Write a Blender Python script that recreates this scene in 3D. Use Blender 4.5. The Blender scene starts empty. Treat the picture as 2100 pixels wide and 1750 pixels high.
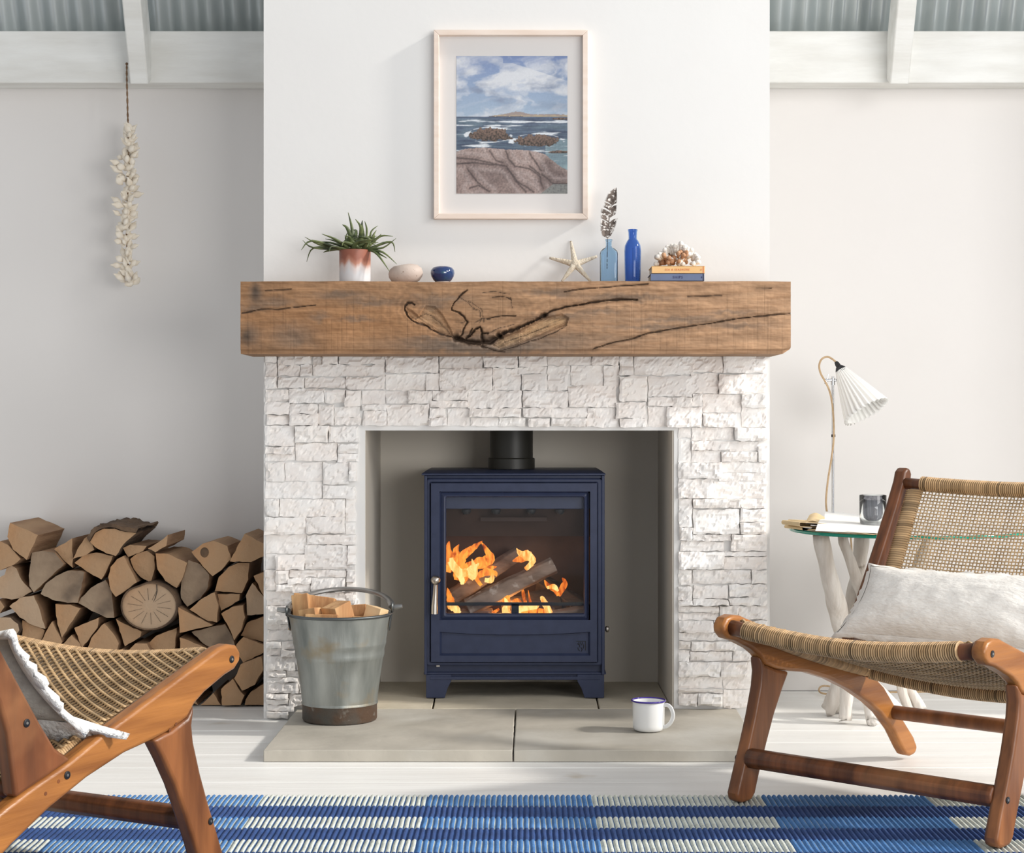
import bpy, bmesh, math, random
import numpy as np
from mathutils import Vector, Matrix, noise as mn
R = random.Random(7)
C = bpy.context.scene.collection
F = 3600.0; H = .754; VX = 1060.0; HY = 862.0     # focal length in pixels, eye height, vanishing point

# ---------------- camera, world, lights, exposure ----------------
cam_d = bpy.data.cameras.new('camera'); cam = bpy.data.objects.new('camera', cam_d); C.objects.link(cam)
cam_d.sensor_width = 36; cam_d.sensor_fit = 'HORIZONTAL'; cam_d.lens = F / 2100 * 36
cam_d.shift_x = (1050 - VX) / 2100; cam_d.shift_y = -(875 - HY) / 2100
cam.location = (0, 0, H); cam.rotation_euler = (math.pi / 2, 0, 0); cam_d.clip_start = .05
bpy.context.scene.camera = cam
vs = bpy.context.scene.view_settings
vs.view_transform = 'Standard'; vs.look = 'None'; vs.exposure = 0.0; vs.gamma = 1.0; vs.use_curve_mapping = False
w = bpy.data.worlds.new('world'); bpy.context.scene.world = w; w.use_nodes = True
bg = w.node_tree.nodes['Background']; bg.inputs[0].default_value = (.93, .96, 1.0, 1); bg.inputs[1].default_value = .52

def light(name, kind, loc, target, energy, color, **kw):
    d = bpy.data.lights.new(name, kind); d.energy = energy; d.color = color
    for k, v in kw.items(): setattr(d, k, v)
    o = bpy.data.objects.new(name, d); C.objects.link(o); o.location = loc
    o.rotation_euler = (Vector(target) - Vector(loc)).to_track_quat('-Z', 'Y').to_euler()
    return o
light('sun', 'SUN', (4, 3.45, 3.05), (0, 4.1, .75), 2.9, (1, .95, .88), angle=math.radians(5))
light('window_light', 'AREA', (3.0, 1.9, 2.3), (0, 4.4, .6), 52, (1, .985, .96), shape='RECTANGLE', size=1.6, size_y=1.5)
light('rear_fill_light', 'AREA', (2.4, -.7, .9), (0, 4.5, .65), 100, (1, .985, .96), shape='RECTANGLE', size=2.4, size_y=1.6)  # added fill from behind the camera, brightens the recess and stones

# ---------------- helpers ----------------
def W(px, py, d): return (-(VX - px) * d / F, d, H - (py - HY) * d / F)

def node_mat(name): 
    m = bpy.data.materials.new(name); m.use_nodes = True
    return m, m.node_tree.nodes, m.node_tree.links, m.node_tree.nodes['Principled BSDF']
MATS = {}
def mat(name, c1, c2=None, scale=5, stretch=(1, 1, 1), rough=.6, metal=0, bump=0, bscale=None, detail=4, spec=.5,
        attr=None, trans=0, ior=1.45, c3=None, s3=1.5, t3=(.45, .6), coat=0, alpha=1, bstretch=None, lo=.35, hi=.65, dist=.01, emit=0, sss=0):
    m, N, L, B = node_mat(name); MATS[name] = m
    B.inputs['Roughness'].default_value = rough; B.inputs['Metallic'].default_value = metal
    B.inputs['Base Color'].default_value = (*c1, 1); B.inputs['Specular IOR Level'].default_value = spec
    B.inputs['IOR'].default_value = ior; B.inputs['Transmission Weight'].default_value = trans
    B.inputs['Coat Weight'].default_value = coat; B.inputs['Alpha'].default_value = alpha
    tc = N.new('ShaderNodeTexCoord')
    def nz(sc, st, dt=detail):
        mp = N.new('ShaderNodeMapping'); mp.inputs['Scale'].default_value = st; L.new(tc.outputs['Object'], mp.inputs[0])
        n = N.new('ShaderNodeTexNoise'); n.inputs['Scale'].default_value = sc; n.inputs['Detail'].default_value = dt
        L.new(mp.outputs[0], n.inputs['Vector']); return n
    col = None
    if attr:
        a = N.new('ShaderNodeAttribute'); a.attribute_name = attr; col = a.outputs['Color']
    if c2:
        n = nz(scale, stretch); mr = N.new('ShaderNodeMapRange'); mr.inputs[1].default_value = lo; mr.inputs[2].default_value = hi
        L.new(n.outputs['Fac'], mr.inputs[0])
        mx = N.new('ShaderNodeMix'); mx.data_type = 'RGBA'
        if col: 
            mx.blend_type = 'MULTIPLY'; L.new(col, mx.inputs[6]); mx.inputs[7].default_value = (*c2, 1)
        else:
            mx.inputs[6].default_value = (*c1, 1); mx.inputs[7].default_value = (*c2, 1)
        L.new(mr.outputs[0], mx.inputs[0]); col = mx.outputs[2]
    if c3:
        n = nz(s3, (1, 1, 1)); mr = N.new('ShaderNodeMapRange'); mr.inputs[1].default_value = t3[0]; mr.inputs[2].default_value = t3[1]
        L.new(n.outputs['Fac'], mr.inputs[0])
        mx = N.new('ShaderNodeMix'); mx.data_type = 'RGBA'; L.new(mr.outputs[0], mx.inputs[0])
        if col: L.new(col, mx.inputs[6])
        else: mx.inputs[6].default_value = (*c1, 1)
        mx.inputs[7].default_value = (*c3, 1); col = mx.outputs[2]
    if col: L.new(col, B.inputs['Base Color'])
    if bump:
        n = nz(bscale or scale * 3, bstretch or stretch, 6); b = N.new('ShaderNodeBump'); b.inputs['Strength'].default_value = bump
        b.inputs['Distance'].default_value = dist; L.new(n.outputs['Fac'], b.inputs['Height']); L.new(b.outputs[0], B.inputs['Normal'])
    return m

def wpos(p):
    v = Vector((0, 0, 0))
    while p is not None: v = v + Vector(p.location); p = p.parent
    return v
class G:
    """collects shapes, then links them as ONE mesh object"""
    def __init__(s): s.v = []; s.f = []; s.c = []; s.mi = []; s.col = None; s.m = 0
    def add(s, vs, fs, col=None, m=None):
        o = len(s.v); s.v += [tuple(map(float, p)) for p in vs]; s.f += [tuple(int(i) + o for i in f) for f in fs]
        s.c += [col or s.col or (1, 1, 1)] * len(vs) if not isinstance(col, list) else col
        s.mi += [s.m if m is None else m] * len(fs); return s
    def box(s, x0, x1, y0, y1, z0, z1, M=None, **k):
        vs = [(x, y, z) for z in (z0, z1) for y in (y0, y1) for x in (x0, x1)]
        if M is not None: vs = [tuple(M @ Vector(p)) for p in vs]
        return s.add(vs, [(0, 2, 3, 1), (4, 5, 7, 6), (0, 1, 5, 4), (2, 6, 7, 3), (0, 4, 6, 2), (1, 3, 7, 5)], **k)
    def tube(s, path, rad, seg=8, flat=1.0, caps=True, up=None, cols=None, **k):
        P = [Vector(p) for p in path]; n = len(P); rad = rad if isinstance(rad, (list, tuple)) else [rad] * n
        vs = []; fs = []; ref = Vector(up) if up else None; cc = []
        for i in range(n):
            t = (P[min(i + 1, n - 1)] - P[max(i - 1, 0)])
            t = t.normalized() if t.length > 1e-9 else Vector((0, 0, 1))
            if ref is None: ref = Vector((0, 0, 1)) if abs(t.z) < .9 else Vector((0, 1, 0))
            a = t.cross(ref)
            if a.length < 1e-6: a = t.orthogonal()
            a.normalize(); b = t.cross(a).normalized()
            if not up: ref = -b if b.dot(ref) < 0 else b
            if not up: ref = (ref - t * ref.dot(t)).normalized()
            for j in range(seg):
                an = 2 * math.pi * (j + .5) / seg
                vs.append(tuple(P[i] + a * math.cos(an) * rad[i] + b * math.sin(an) * rad[i] * flat))
                if cols: cc.append(cols[i])
        for i in range(n - 1):
            for j in range(seg):
                k1 = (j + 1) % seg; fs.append((i * seg + j, i * seg + k1, (i + 1) * seg + k1, (i + 1) * seg + j))
        if caps: fs.append(tuple(range(seg))[::-1]); fs.append(tuple((n - 1) * seg + j for j in range(seg)))
        if cols: k['col'] = cc
        return s.add(vs, fs, **k)
    def lathe(s, prof, c=(0, 0, 0), seg=32, M=None, fn=None, **k):
        """prof: (radius, z) list; open ends are capped"""
        vs = []; fs = []; n = len(prof)
        for i, (r, z) in enumerate(prof):
            for j in range(seg):
                a = 2 * math.pi * j / seg; x, y, zz = r * math.cos(a), r * math.sin(a), z
                if fn: x, y, zz = fn(r, z, a)
                p = Vector((x, y, zz))
                if M is not None: p = M @ p
                vs.append((p[0] + c[0], p[1] + c[1], p[2] + c[2]))
        for i in range(n - 1):
            for j in range(seg):
                k1 = (j + 1) % seg; fs.append((i * seg + j, i * seg + k1, (i + 1) * seg + k1, (i + 1) * seg + j))
        fs.append(tuple(range(seg))[::-1]); fs.append(tuple((n - 1) * seg + j for j in range(seg)))
        return s.add(vs, fs, **k)
    def prism(s, poly, fn0, fn1, **k):
        """poly 2-D outline, fn0/fn1 map it to the two faces"""
        n = len(poly); vs = [fn0(*p) for p in poly] + [fn1(*p) for p in poly]
        fs = [tuple(range(n)), tuple(range(2 * n - 1, n - 1, -1))] + [(i, n + i, n + (i + 1) % n, (i + 1) % n) for i in range(n)]
        return s.add(vs, fs, **k)
    def ball(s, c, r, seg=12, rings=8, sc=(1, 1, 1), M=None, **k):
        prof = [(max(r * math.sin(math.pi * i / rings), 1e-5), -r * math.cos(math.pi * i / rings)) for i in range(rings + 1)]
        sm = Matrix.Diagonal(Vector(sc)); MM = (M @ sm) if M is not None else sm
        return s.lathe(prof, c, seg, MM, **k)
    def grid(s, nu, nv, fn, colfn=None, close=False, **k):
        vs = []; cc = []
        for j in range(nv + 1):
            for i in range(nu + 1):
                vs.append(fn(i / nu, j / nv))
                if colfn: cc.append(colfn(i / nu, j / nv))
        fs = [(j * (nu + 1) + i, j * (nu + 1) + i + 1, (j + 1) * (nu + 1) + i + 1, (j + 1) * (nu + 1) + i) for j in range(nv) for i in range(nu)]
        if colfn: k['col'] = cc
        return s.add(vs, fs, **k)
    def build(s, name, m, parent=None, bevel=0, smooth=False, local=False, seg=2, recalc=True, attr=False, angle=35):
        V = np.array(s.v, dtype=float)
        if parent is not None: o0 = Vector((0, 0, 0)) if local else wpos(parent); loc = Vector((0, 0, 0))
        else:
            loc = Vector(((V[:, 0].min() + V[:, 0].max()) / 2, (V[:, 1].min() + V[:, 1].max()) / 2, V[:, 2].min())); o0 = loc
        V = V - np.array(o0)
        me = bpy.data.meshes.new(name); me.from_pydata(V.tolist(), [], s.f)
        for mm in (m if isinstance(m, (list, tuple)) else [m]): me.materials.append(MATS[mm])
        if any(s.mi): me.polygons.foreach_set('material_index', s.mi)
        if attr:
            at = me.color_attributes.new('Col', 'FLOAT_COLOR', 'POINT')
            cc = np.ones((len(s.v), 4), dtype=np.float32); cc[:, :3] = np.array(s.c, dtype=np.float32); at.data.foreach_set('color', cc.ravel())
        if recalc:
            b = bmesh.new(); b.from_mesh(me); bmesh.ops.recalc_face_normals(b, faces=b.faces); b.to_mesh(me); b.free()
        if smooth:
            me.polygons.foreach_set('use_smooth', [True] * len(me.polygons))
        me.update()
        o = bpy.data.objects.new(name, me); C.objects.link(o); o.location = loc
        if parent is not None: o.parent = parent
        if bevel:
            bv = o.modifiers.new('bevel', 'BEVEL'); bv.width = bevel; bv.segments = seg; bv.limit_method = 'ANGLE'; bv.angle_limit = math.radians(40)
            me.polygons.foreach_set('use_smooth', [True] * len(me.polygons))
        if smooth and angle:
            mark_sharp(me, angle)
        elif bevel: mark_sharp(me, 30)
        return o
def mark_sharp(me, deg):
    b = bmesh.new(); b.from_mesh(me); lim = math.radians(deg)
    for e in b.edges:
        if len(e.link_faces) == 2 and e.calc_face_angle(0) > lim: e.smooth = False
    b.to_mesh(me); b.free()
def thing(name, label, cat, loc=(0, 0, 0), rz=0, group=None):
    o = bpy.data.objects.new(name, None); C.objects.link(o); o.empty_display_size = .05
    o.location = loc; o.rotation_euler = (0, 0, rz); o['label'] = label; o['category'] = cat
    if group: o['group'] = group
    return o
def tag(o, label, cat, group=None, kind=None):
    o['label'] = label; o['category'] = cat
    if group: o['group'] = group
    if kind: o['kind'] = kind
    return o
def struct(o): o['kind'] = 'structure'; return o
def smooth_path(pts, n=6):
    """Catmull-Rom through pts"""
    P = [Vector(p) for p in pts]; out = []
    for i in range(len(P) - 1):
        a, b, c, d = P[max(i - 1, 0)], P[i], P[i + 1], P[min(i + 2, len(P) - 1)]
        for k in range(n):
            t = k / n; out.append(.5 * ((2 * b) + (c - a) * t + (2 * a - 5 * b + 4 * c - d) * t * t + (3 * b - a - 3 * c + d) * t ** 3))
    out.append(P[-1]); return out
def fbm(x, y, z=0, o=4):
    return mn.fractal(Vector((x, y, z)), 1.0, 2.0, o)
def text_part(name, body, size, m, parent, loc, sx=1.0, spacing=1.0):
    cu = bpy.data.curves.new(name, 'FONT'); cu.body = body; cu.size = size; cu.align_x = 'CENTER'; cu.align_y = 'CENTER'
    cu.extrude = .0002; cu.space_character = spacing
    o = bpy.data.objects.new(name, cu); C.objects.link(o); dg = bpy.context.evaluated_depsgraph_get(); dg.update()
    me = bpy.data.meshes.new_from_object(o.evaluated_get(dg)); C.objects.unlink(o); bpy.data.objects.remove(o)
    me.materials.clear(); me.materials.append(MATS[m])
    wl = wpos(parent)
    for v in me.vertices:
        x, y, z = v.co; v.co = Vector((x * sx + loc[0], loc[1] - z, y + loc[2])) - wl
    q = bpy.data.objects.new(name, me); C.objects.link(q); q.parent = parent; return q

# ---------------- materials ----------------
mat('plaster_warm', (.82, .815, .80), (.80, .79, .775), 2.5, rough=.85, bump=.03, bscale=60)
mat('plaster_alcove', (.80, .772, .748), (.77, .742, .718), 1.5, rough=.9, bump=.03, bscale=50)
mat('white_paint', (.84, .84, .81), (.74, .73, .69), 4, (1, 5, 5), rough=.55, bump=.15, bscale=18, bstretch=(1, 8, 8))
mat('floor_paint', (.92, .915, .89), (.86, .85, .82), 2.5, (1, 9, 1), rough=.42, bump=.22, bscale=10, bstretch=(1, 14, 1), c3=(.66, .60, .50), s3=5, t3=(.66, .78), dist=.006)
mat('floor_gap', (.22, .20, .18), rough=.9)
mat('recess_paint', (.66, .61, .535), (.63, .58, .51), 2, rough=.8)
mat('stone_white', (.94, .925, .905), (.95, .92, .90), 26, rough=.85, bump=.5, bscale=90, attr='Col', dist=.003)
mat('galvanised', (.56, .60, .60), (.44, .48, .48), 2.5, (1, 1, .4), rough=.34, metal=.55, bump=.05)
mat('oak', (.36, .21, .11), (.68, .62, .56), 40, (.25, 1, 4), rough=.75, bump=.3, bscale=90, bstretch=(.3, 1, 3), attr='Col', dist=.003, lo=.3, hi=.75)
mat('hearth_stone', (.50, .465, .40), (.38, .352, .30), 5, rough=.75, bump=.3, bscale=22, c3=(.54, .52, .47), s3=3.2, t3=(.5, .72), dist=.008)
mat('hearth_stone_light', (.62, .56, .45), (.52, .47, .37), 7, rough=.75, bump=.3, bscale=22)
mat('iron_blue', (.032, .042, .088), (.027, .036, .076), 40, rough=.40, metal=.0, bump=.015, bscale=250, spec=.45)
mat('iron_black', (.012, .013, .015), rough=.5, spec=.4)
mat('flue_black', (.025, .024, .02), rough=.45)
mat('firebrick', (.15, .09, .065), (.08, .05, .036), 6, rough=.9, bump=.3)
mat('baffle_brown', (.045, .024, .017), (.03, .017, .013), 5, rough=.8)
mat('steel', (.66, .62, .56), (.55, .5, .45), 8, rough=.28, metal=1)
mat('chrome', (.55, .56, .58), rough=.22, metal=1)
mat('dark_metal', (.05, .05, .055), rough=.35, metal=.8)
mat('cut_wood', (.47, .25, .115), (.33, .155, .065), 14, (1, 1, 1), rough=.85, bump=.4, bscale=80, c3=(.40, .25, .14), s3=4)
mat('cut_wood_pale', (.52, .33, .19), (.38, .22, .12), 12, rough=.85, bump=.35, bscale=70, c3=(.42, .30, .20), s3=4)
mat('cut_wood_grey', (.34, .25, .17), (.20, .14, .095), 12, rough=.9, bump=.4, bscale=70, c3=(.07, .055, .045), s3=7, t3=(.55, .7))
mat('split_side', (.40, .25, .14), (.24, .135, .075), 16, (1, .15, 1), rough=.85, bump=.4, bscale=60)
mat('bark', (.16, .10, .06), (.07, .045, .03), 22, (1, .4, 1), rough=.95, bump=.8, bscale=60)
mat('kindling', (.66, .40, .19), (.42, .21, .09), 40, (1, 1, .12), rough=.75, bump=.2, bscale=60)
mat('kindling_pale', (.80, .58, .34), (.72, .48, .25), 20, rough=.75)
mat('charred', (.10, .07, .055), (.035, .026, .022), 18, (.3, 1, 1), rough=.9, bump=.5, bscale=60, c3=(.36, .30, .26), s3=30, t3=(.58, .75))
mat('ash_wood', (.34, .25, .20), (.11, .07, .05), 30, (.35, 1, .8), rough=.9, bump=.4, bscale=60, c3=(.48, .41, .36), s3=40, t3=(.58, .72))
mat('bucket_zinc', (.40, .415, .39), (.17, .185, .175), 16, (1.2, 1.2, .22), rough=.46, metal=.55, bump=.15, bscale=60, c3=(.30, .24, .15), s3=11, t3=(.56, .74), lo=.3, hi=.72)
mat('bucket_foot', (.10, .095, .085), (.12, .075, .05), 18, rough=.6, metal=.5, bump=.2, c3=(.35, .34, .31), s3=28, t3=(.62, .75))
mat('bucket_dark', (.14, .15, .155), (.09, .10, .10), 12, rough=.4, metal=.7)
mat('bucket_bail', (.40, .40, .39), (.20, .20, .20), 8, rough=.35, metal=.85)
mat('enamel_white', (.86, .87, .87), rough=.12, coat=.4)
mat('enamel_blue', (.045, .02, .26), rough=.12, coat=.4)
mat('teak_light', (.42, .17, .043), (.22, .078, .02), 60, (1, .05, .7), rough=.36, bump=.12, lo=.3, hi=.7, c3=(.26, .10, .03), s3=4, t3=(.60, .85))
mat('teak_dark', (.20, .068, .024), (.085, .03, .012), 50, (1, .4, .07), rough=.4, bump=.08, c3=(.34, .15, .06), s3=5, t3=(.55, .8))
mat('teak_mid', (.27, .10, .033), (.13, .046, .016), 50, (.6, .5, .06), rough=.38, bump=.08, c3=(.10, .04, .02), s3=6, t3=(.66, .74))
mat('cane', (.66, .45, .24), (.80, .76, .70), 30, rough=.5, attr='Col', spec=.4)
mat('linen', (.90, .87, .82), (.84, .80, .745), 60, (1, 4, 1), rough=.95, bump=.5, bscale=70, bstretch=(1, 2.5, 3), dist=.004)
mat('linen_shaded', (.40, .38, .345), (.35, .33, .30), 90, rough=.95, bump=.3, bscale=220)  # shade on the left cushion's back, put into its colour
mat('fringe_white', (.88, .875, .86), (.80, .79, .77), 60, rough=.95, bump=.6, bscale=120)
mat('rug', (1, 1, 1), (.80, .80, .82), 120, rough=.95, bump=.5, bscale=300, attr='Col', dist=.003)
mat('pine_frame', (.80, .66, .56), (.86, .74, .65), 10, (1, 1, 6), rough=.5)
mat('mat_board', (.74, .71, .69), rough=.9)
mat('print', (1, 1, 1), rough=.45, attr='Col')
mat('leaf', (.085, .115, .045), (.16, .19, .075), 22, rough=.45, c3=(.035, .05, .022), s3=30, t3=(.5, .65))
mat('soil', (.04, .03, .02), rough=.95)
mat('stoneware', (.56, .47, .41), (.50, .41, .36), 20, rough=.6, c3=(.27, .19, .15), s3=130, t3=(.66, .70), bump=.1, bscale=90)
mat('blue_glaze', (.008, .02, .11), (.012, .055, .16), 30, rough=.06, coat=1, c3=(.03, .09, .14), s3=60, t3=(.58, .7))
mat('starfish', (.76, .68, .56), (.68, .58, .44), 60, rough=.9, bump=.7, bscale=160)
mat('glass_clear', (.96, .98, .98), rough=.02, trans=1, ior=1.45)
mat('glass_pale_blue', (.60, .76, .90), rough=.03, trans=.97, ior=1.3)
mat('glass_cobalt', (.20, .36, .74), rough=.04, trans=.92, ior=1.3)
mat('glass_edge_green', (.0, .28, .20), rough=.15, spec=.6)
mat('feather', (.26, .21, .18), (.08, .06, .05), 90, rough=.8, c3=(.80, .76, .72), s3=150, t3=(.555, .60))
mat('book_yellow', (.84, .56, .27), (.80, .50, .22), 8, rough=.7)
mat('book_blue', (.15, .20, .33), (.13, .17, .29), 14, rough=.7)
mat('book_dark', (.012, .012, .03), rough=.6)
mat('ink_red', (.62, .14, .05), rough=.6)
mat('ink_navy', (.02, .025, .12), rough=.6)
mat('paper_edge', (.70, .64, .52), rough=.9)
mat('coral_white', (.90, .87, .82), (.84, .78, .70), 40, rough=.85, bump=.4, bscale=130)
mat('coral_brown', (.42, .20, .10), (.58, .34, .20), 40, rough=.85, bump=.4, bscale=130)
mat('shell', (.80, .71, .58), (.90, .84, .74), 60, rough=.6, c3=(.40, .28, .17), s3=45, t3=(.60, .72))
mat('twine', (.30, .19, .11), (.20, .12, .07), 90, rough=.95, bump=.5, bscale=200)
mat('driftwood', (.80, .76, .71), (.62, .56, .50), 12, (3, 3, .5), rough=.9, bump=.45, bscale=30, bstretch=(3, 3, .5), c3=(.30, .24, .19), s3=22, t3=(.70, .78))
mat('map_tan', (.72, .56, .33), (.64, .48, .27), 14, rough=.8)
mat('map_white', (.92, .92, .90), rough=.85)
mat('shade_white', (.90, .89, .86), rough=.55)
mat('cord_tan', (.58, .42, .26), (.48, .33, .19), 90, rough=.8)
mat('black_rubber', (.02, .02, .022), rough=.5)
mat('candle_grey', (.13, .13, .15), (.26, .26, .30), 20, (9, 9, .4), rough=.25, metal=.6)

m, N, L, B = node_mat('pot_glaze'); MATS['pot_glaze'] = m
tc = N.new('ShaderNodeTexCoord'); sp = N.new('ShaderNodeSeparateXYZ'); L.new(tc.outputs['Generated'], sp.inputs[0])
nz = N.new('ShaderNodeTexNoise'); nz.inputs['Scale'].default_value = 50; L.new(tc.outputs['Object'], nz.inputs['Vector'])
mp = N.new('ShaderNodeMapping'); mp.inputs['Scale'].default_value = (1, 1, .15); L.new(tc.outputs['Object'], mp.inputs[0]); L.new(mp.outputs[0], nz.inputs['Vector'])
ma = N.new('ShaderNodeMath'); ma.operation = 'MULTIPLY_ADD'; ma.inputs[1].default_value = .5; L.new(nz.outputs['Fac'], ma.inputs[0]); L.new(sp.outputs[2], ma.inputs[2])
cr = N.new('ShaderNodeValToRGB'); L.new(ma.outputs[0], cr.inputs[0]); e = cr.color_ramp.elements
e[0].position = .5; e[0].color = (.72, .74, .77, 1); e[1].position = 1.2; e[1].color = (.30, .10, .06, 1)
x = cr.color_ramp.elements.new(.72); x.color = (.70, .62, .60, 1); x = cr.color_ramp.elements.new(.86); x.color = (.48, .22, .15, 1)
L.new(cr.outputs[0], B.inputs['Base Color']); B.inputs['Roughness'].default_value = .45

def flame_mat(name, c_in, c_out, st, thr):
    m, N, L, B = node_mat(name); MATS[name] = m
    out = N['Material Output']; N.remove(B)
    tc = N.new('ShaderNodeTexCoord'); nz = N.new('ShaderNodeTexNoise'); nz.inputs['Scale'].default_value = 42; nz.inputs['Detail'].default_value = 3
    nz.inputs['Distortion'].default_value = 1.2
    mp = N.new('ShaderNodeMapping'); mp.inputs['Scale'].default_value = (1.4, 1, .5); L.new(tc.outputs['Object'], mp.inputs[0]); L.new(mp.outputs[0], nz.inputs['Vector'])
    cr = N.new('ShaderNodeValToRGB'); e = cr.color_ramp.elements; e[0].position = .35; e[0].color = (*c_out, 1); e[1].position = .62; e[1].color = (*c_in, 1)
    L.new(nz.outputs['Fac'], cr.inputs[0])
    em = N.new('ShaderNodeEmission'); em.inputs['Strength'].default_value = st; L.new(cr.outputs[0], em.inputs[0])
    tr = N.new('ShaderNodeBsdfTransparent'); mx = N.new('ShaderNodeMixShader'); mr = N.new('ShaderNodeMapRange')
    mr.inputs[1].default_value = thr - .14; mr.inputs[2].default_value = thr + .20; L.new(nz.outputs['Fac'], mr.inputs[0])
    L.new(mr.outputs[0], mx.inputs[0]); L.new(tr.outputs[0], mx.inputs[1]); L.new(em.outputs[0], mx.inputs[2]); L.new(mx.outputs[0], out.inputs[0])
flame_mat('flame_orange', (1.0, .36, .05), (.80, .10, .01), 1.3, .43)
flame_mat('flame_yellow', (1.0, .66, .24), (1.0, .28, .03), 1.45, .36)
m, N, L, B = node_mat('stove_glass'); MATS['stove_glass'] = m
out = N['Material Output']; N.remove(B); tr = N.new('ShaderNodeBsdfTransparent'); gl = N.new('ShaderNodeBsdfGlossy'); gl.inputs['Roughness'].default_value = .03
mx = N.new('ShaderNodeMixShader'); mx.inputs[0].default_value = .02; L.new(tr.outputs[0], mx.inputs[1]); L.new(gl.outputs[0], mx.inputs[2]); L.new(mx.outputs[0], out.inputs[0])
MATS['frame_glass'] = m
# ================= SETTING =================
YB = 4.43; YW = 4.89                      # breast face, back wall
XL, XR = -.639, .638
fl = G(); fl.box(-2.2, 2.5, .5, 4.99, -.06, -.012); floor = struct(fl.build('floor', 'floor_gap'))
edges = [4.89, 4.735, 4.577, 4.42, 4.265, 4.11, 3.957, 3.81, 3.66, 3.507, 3.355, 3.2, 3.05, 2.9, 2.745, 2.59, 2.44, 2.285, 2.13, 1.98]
for i in range(len(edges) - 1):
    cuts = [-2.2] + sorted([R.uniform(-1.9, 2.2)] if i % 2 else []) + [2.5]
    for a, b in zip(cuts[:-1], cuts[1:]):
        g = G(); g.box(a + .001, b - .001, edges[i + 1] + .0018, edges[i] - .0018, -.012, R.uniform(-.0012, 0)); g.build('plank', 'floor_paint', floor, bevel=.002)
g = G(); g.box(-2.2, 2.5, YW, YW + .1, 0, 2.4); struct(g.build('wall_back', 'plaster_alcove'))
g = G(); g.box(1.70, 1.80, 4.42, YW, 0, 2.4); struct(g.build('wall_right_shade', 'plaster_alcove'))  # unseen wall stub, added to shade the far right of the alcove
OL, OR = -.383, .3965; ZO = .728
g = G()
g.box(XL, OL, YB, YW, 0, ZO); g.box(OR, XR, YB, YW, 0, ZO); g.box(XL, XR, YB, YB + .12, ZO, 1.0); g.box(XL, OL, YB + .12, YW, ZO, 1.0); g.box(OR, XR, YB + .12, YW, ZO, 1.0)
g.box(XL, XR, YB, YW, 1.0, 2.4)
breast = struct(g.build('wall_chimney_breast', 'plaster_warm'))
g = G(); BL, BR = -.398, .4035
g.add([(OL + .001, YB + .003, .0), (OL + .004, YW - .004, .0), (OL + .004, YW - .004, .995), (OL + .001, YB + .003, .995), (OL - .002, YB + .003, 0), (OL - .002, YW, 0), (OL - .002, YW, .995), (OL - .002, YB + .003, .995)],
      [(0, 1, 2, 3), (4, 7, 6, 5), (0, 3, 7, 4), (0, 4, 5, 1), (1, 5, 6, 2), (2, 6, 7, 3)])
g.box(OR - .004, OR + .001, YB + .003, YW, 0, .995); g.box(OL, OR, YW - .006, YW - .001, 0, .995); g.box(OL, OR, YB + .12, YW, .99, .998)
g.build('recess_lining', 'recess_paint', breast)

# ---- ledgestone cladding: rectangles read off the photograph, each a stone of its own ----
def cr(sx, ox, oy, rects): return [(ox + a / sx, oy + b / sx, ox + c / sx, oy + d / sx) for a, b, c, d in rects]
ST = []
ST += cr(7.29, 530, 720, [(90, 50, 280, 180), (100, 180, 285, 385), (300, 60, 560, 220), (300, 220, 640, 380), (560, 60, 800, 200), (640, 200, 815, 380), (820, 60, 960, 205), (960, 60, 1200, 205), (1200, 60, 1895, 205), (820, 205, 1895, 385),
    (90, 390, 285, 575), (300, 395, 700, 560), (700, 400, 1310, 560), (1310, 390, 1895, 575), (110, 580, 460, 760), (470, 560, 1000, 780), (1000, 580, 1310, 780), (1310, 600, 1530, 830),
    (120, 765, 475, 950), (130, 955, 460, 1105), (480, 790, 900, 940), (900, 800, 1140, 1110), (480, 940, 900, 1115), (1140, 830, 1530, 1000), (1140, 1000, 1360, 1110), (1360, 1000, 1530, 1110),
    (110, 1115, 545, 1420), (560, 1125, 1060, 1365), (1060, 1125, 1500, 1370), (90, 1430, 540, 1540), (90, 1545, 550, 1640), (560, 1375, 1180, 1640), (1190, 1385, 1500, 1530), (1190, 1530, 1500, 1660)])
ST += cr(6.364, 740, 720, [(325, 60, 1015, 290), (325, 300, 860, 515), (860, 300, 1030, 515), (1030, 60, 1600, 230), (1030, 230, 1720, 520), (1600, 60, 2050, 225), (1720, 225, 2090, 520),
    (20, 520, 330, 690), (330, 520, 620, 690), (620, 520, 940, 690), (940, 520, 1400, 650), (900, 650, 1400, 740), (1400, 520, 2100, 750), (30, 700, 345, 780), (30, 780, 345, 975), (345, 700, 890, 975), (900, 745, 1115, 870),
    (890, 870, 1125, 980), (1130, 750, 1420, 980), (1420, 750, 2100, 865), (1430, 870, 1800, 985), (1800, 870, 2150, 985)])
ST += cr(6.364, 1060, 720, [(25, 45, 390, 210), (25, 210, 390, 300), (60, 305, 395, 520), (400, 45, 980, 190), (400, 195, 700, 300), (400, 300, 660, 520), (980, 45, 1325, 190), (700, 195, 1130, 455), (1130, 195, 1330, 470),
    (1330, 40, 1520, 320), (1530, 40, 2290, 320), (670, 455, 1300, 740), (80, 520, 670, 740), (1335, 330, 1700, 660), (1710, 330, 2290, 600), (80, 745, 450, 870), (450, 745, 920, 870), (1000, 740, 1290, 880), (920, 745, 1000, 880),
    (1290, 670, 1680, 880), (150, 880, 430, 990), (440, 880, 900, 990), (900, 880, 1340, 995), (1340, 880, 1700, 995), (1710, 605, 2290, 720), (1710, 725, 2100, 995)])
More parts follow.
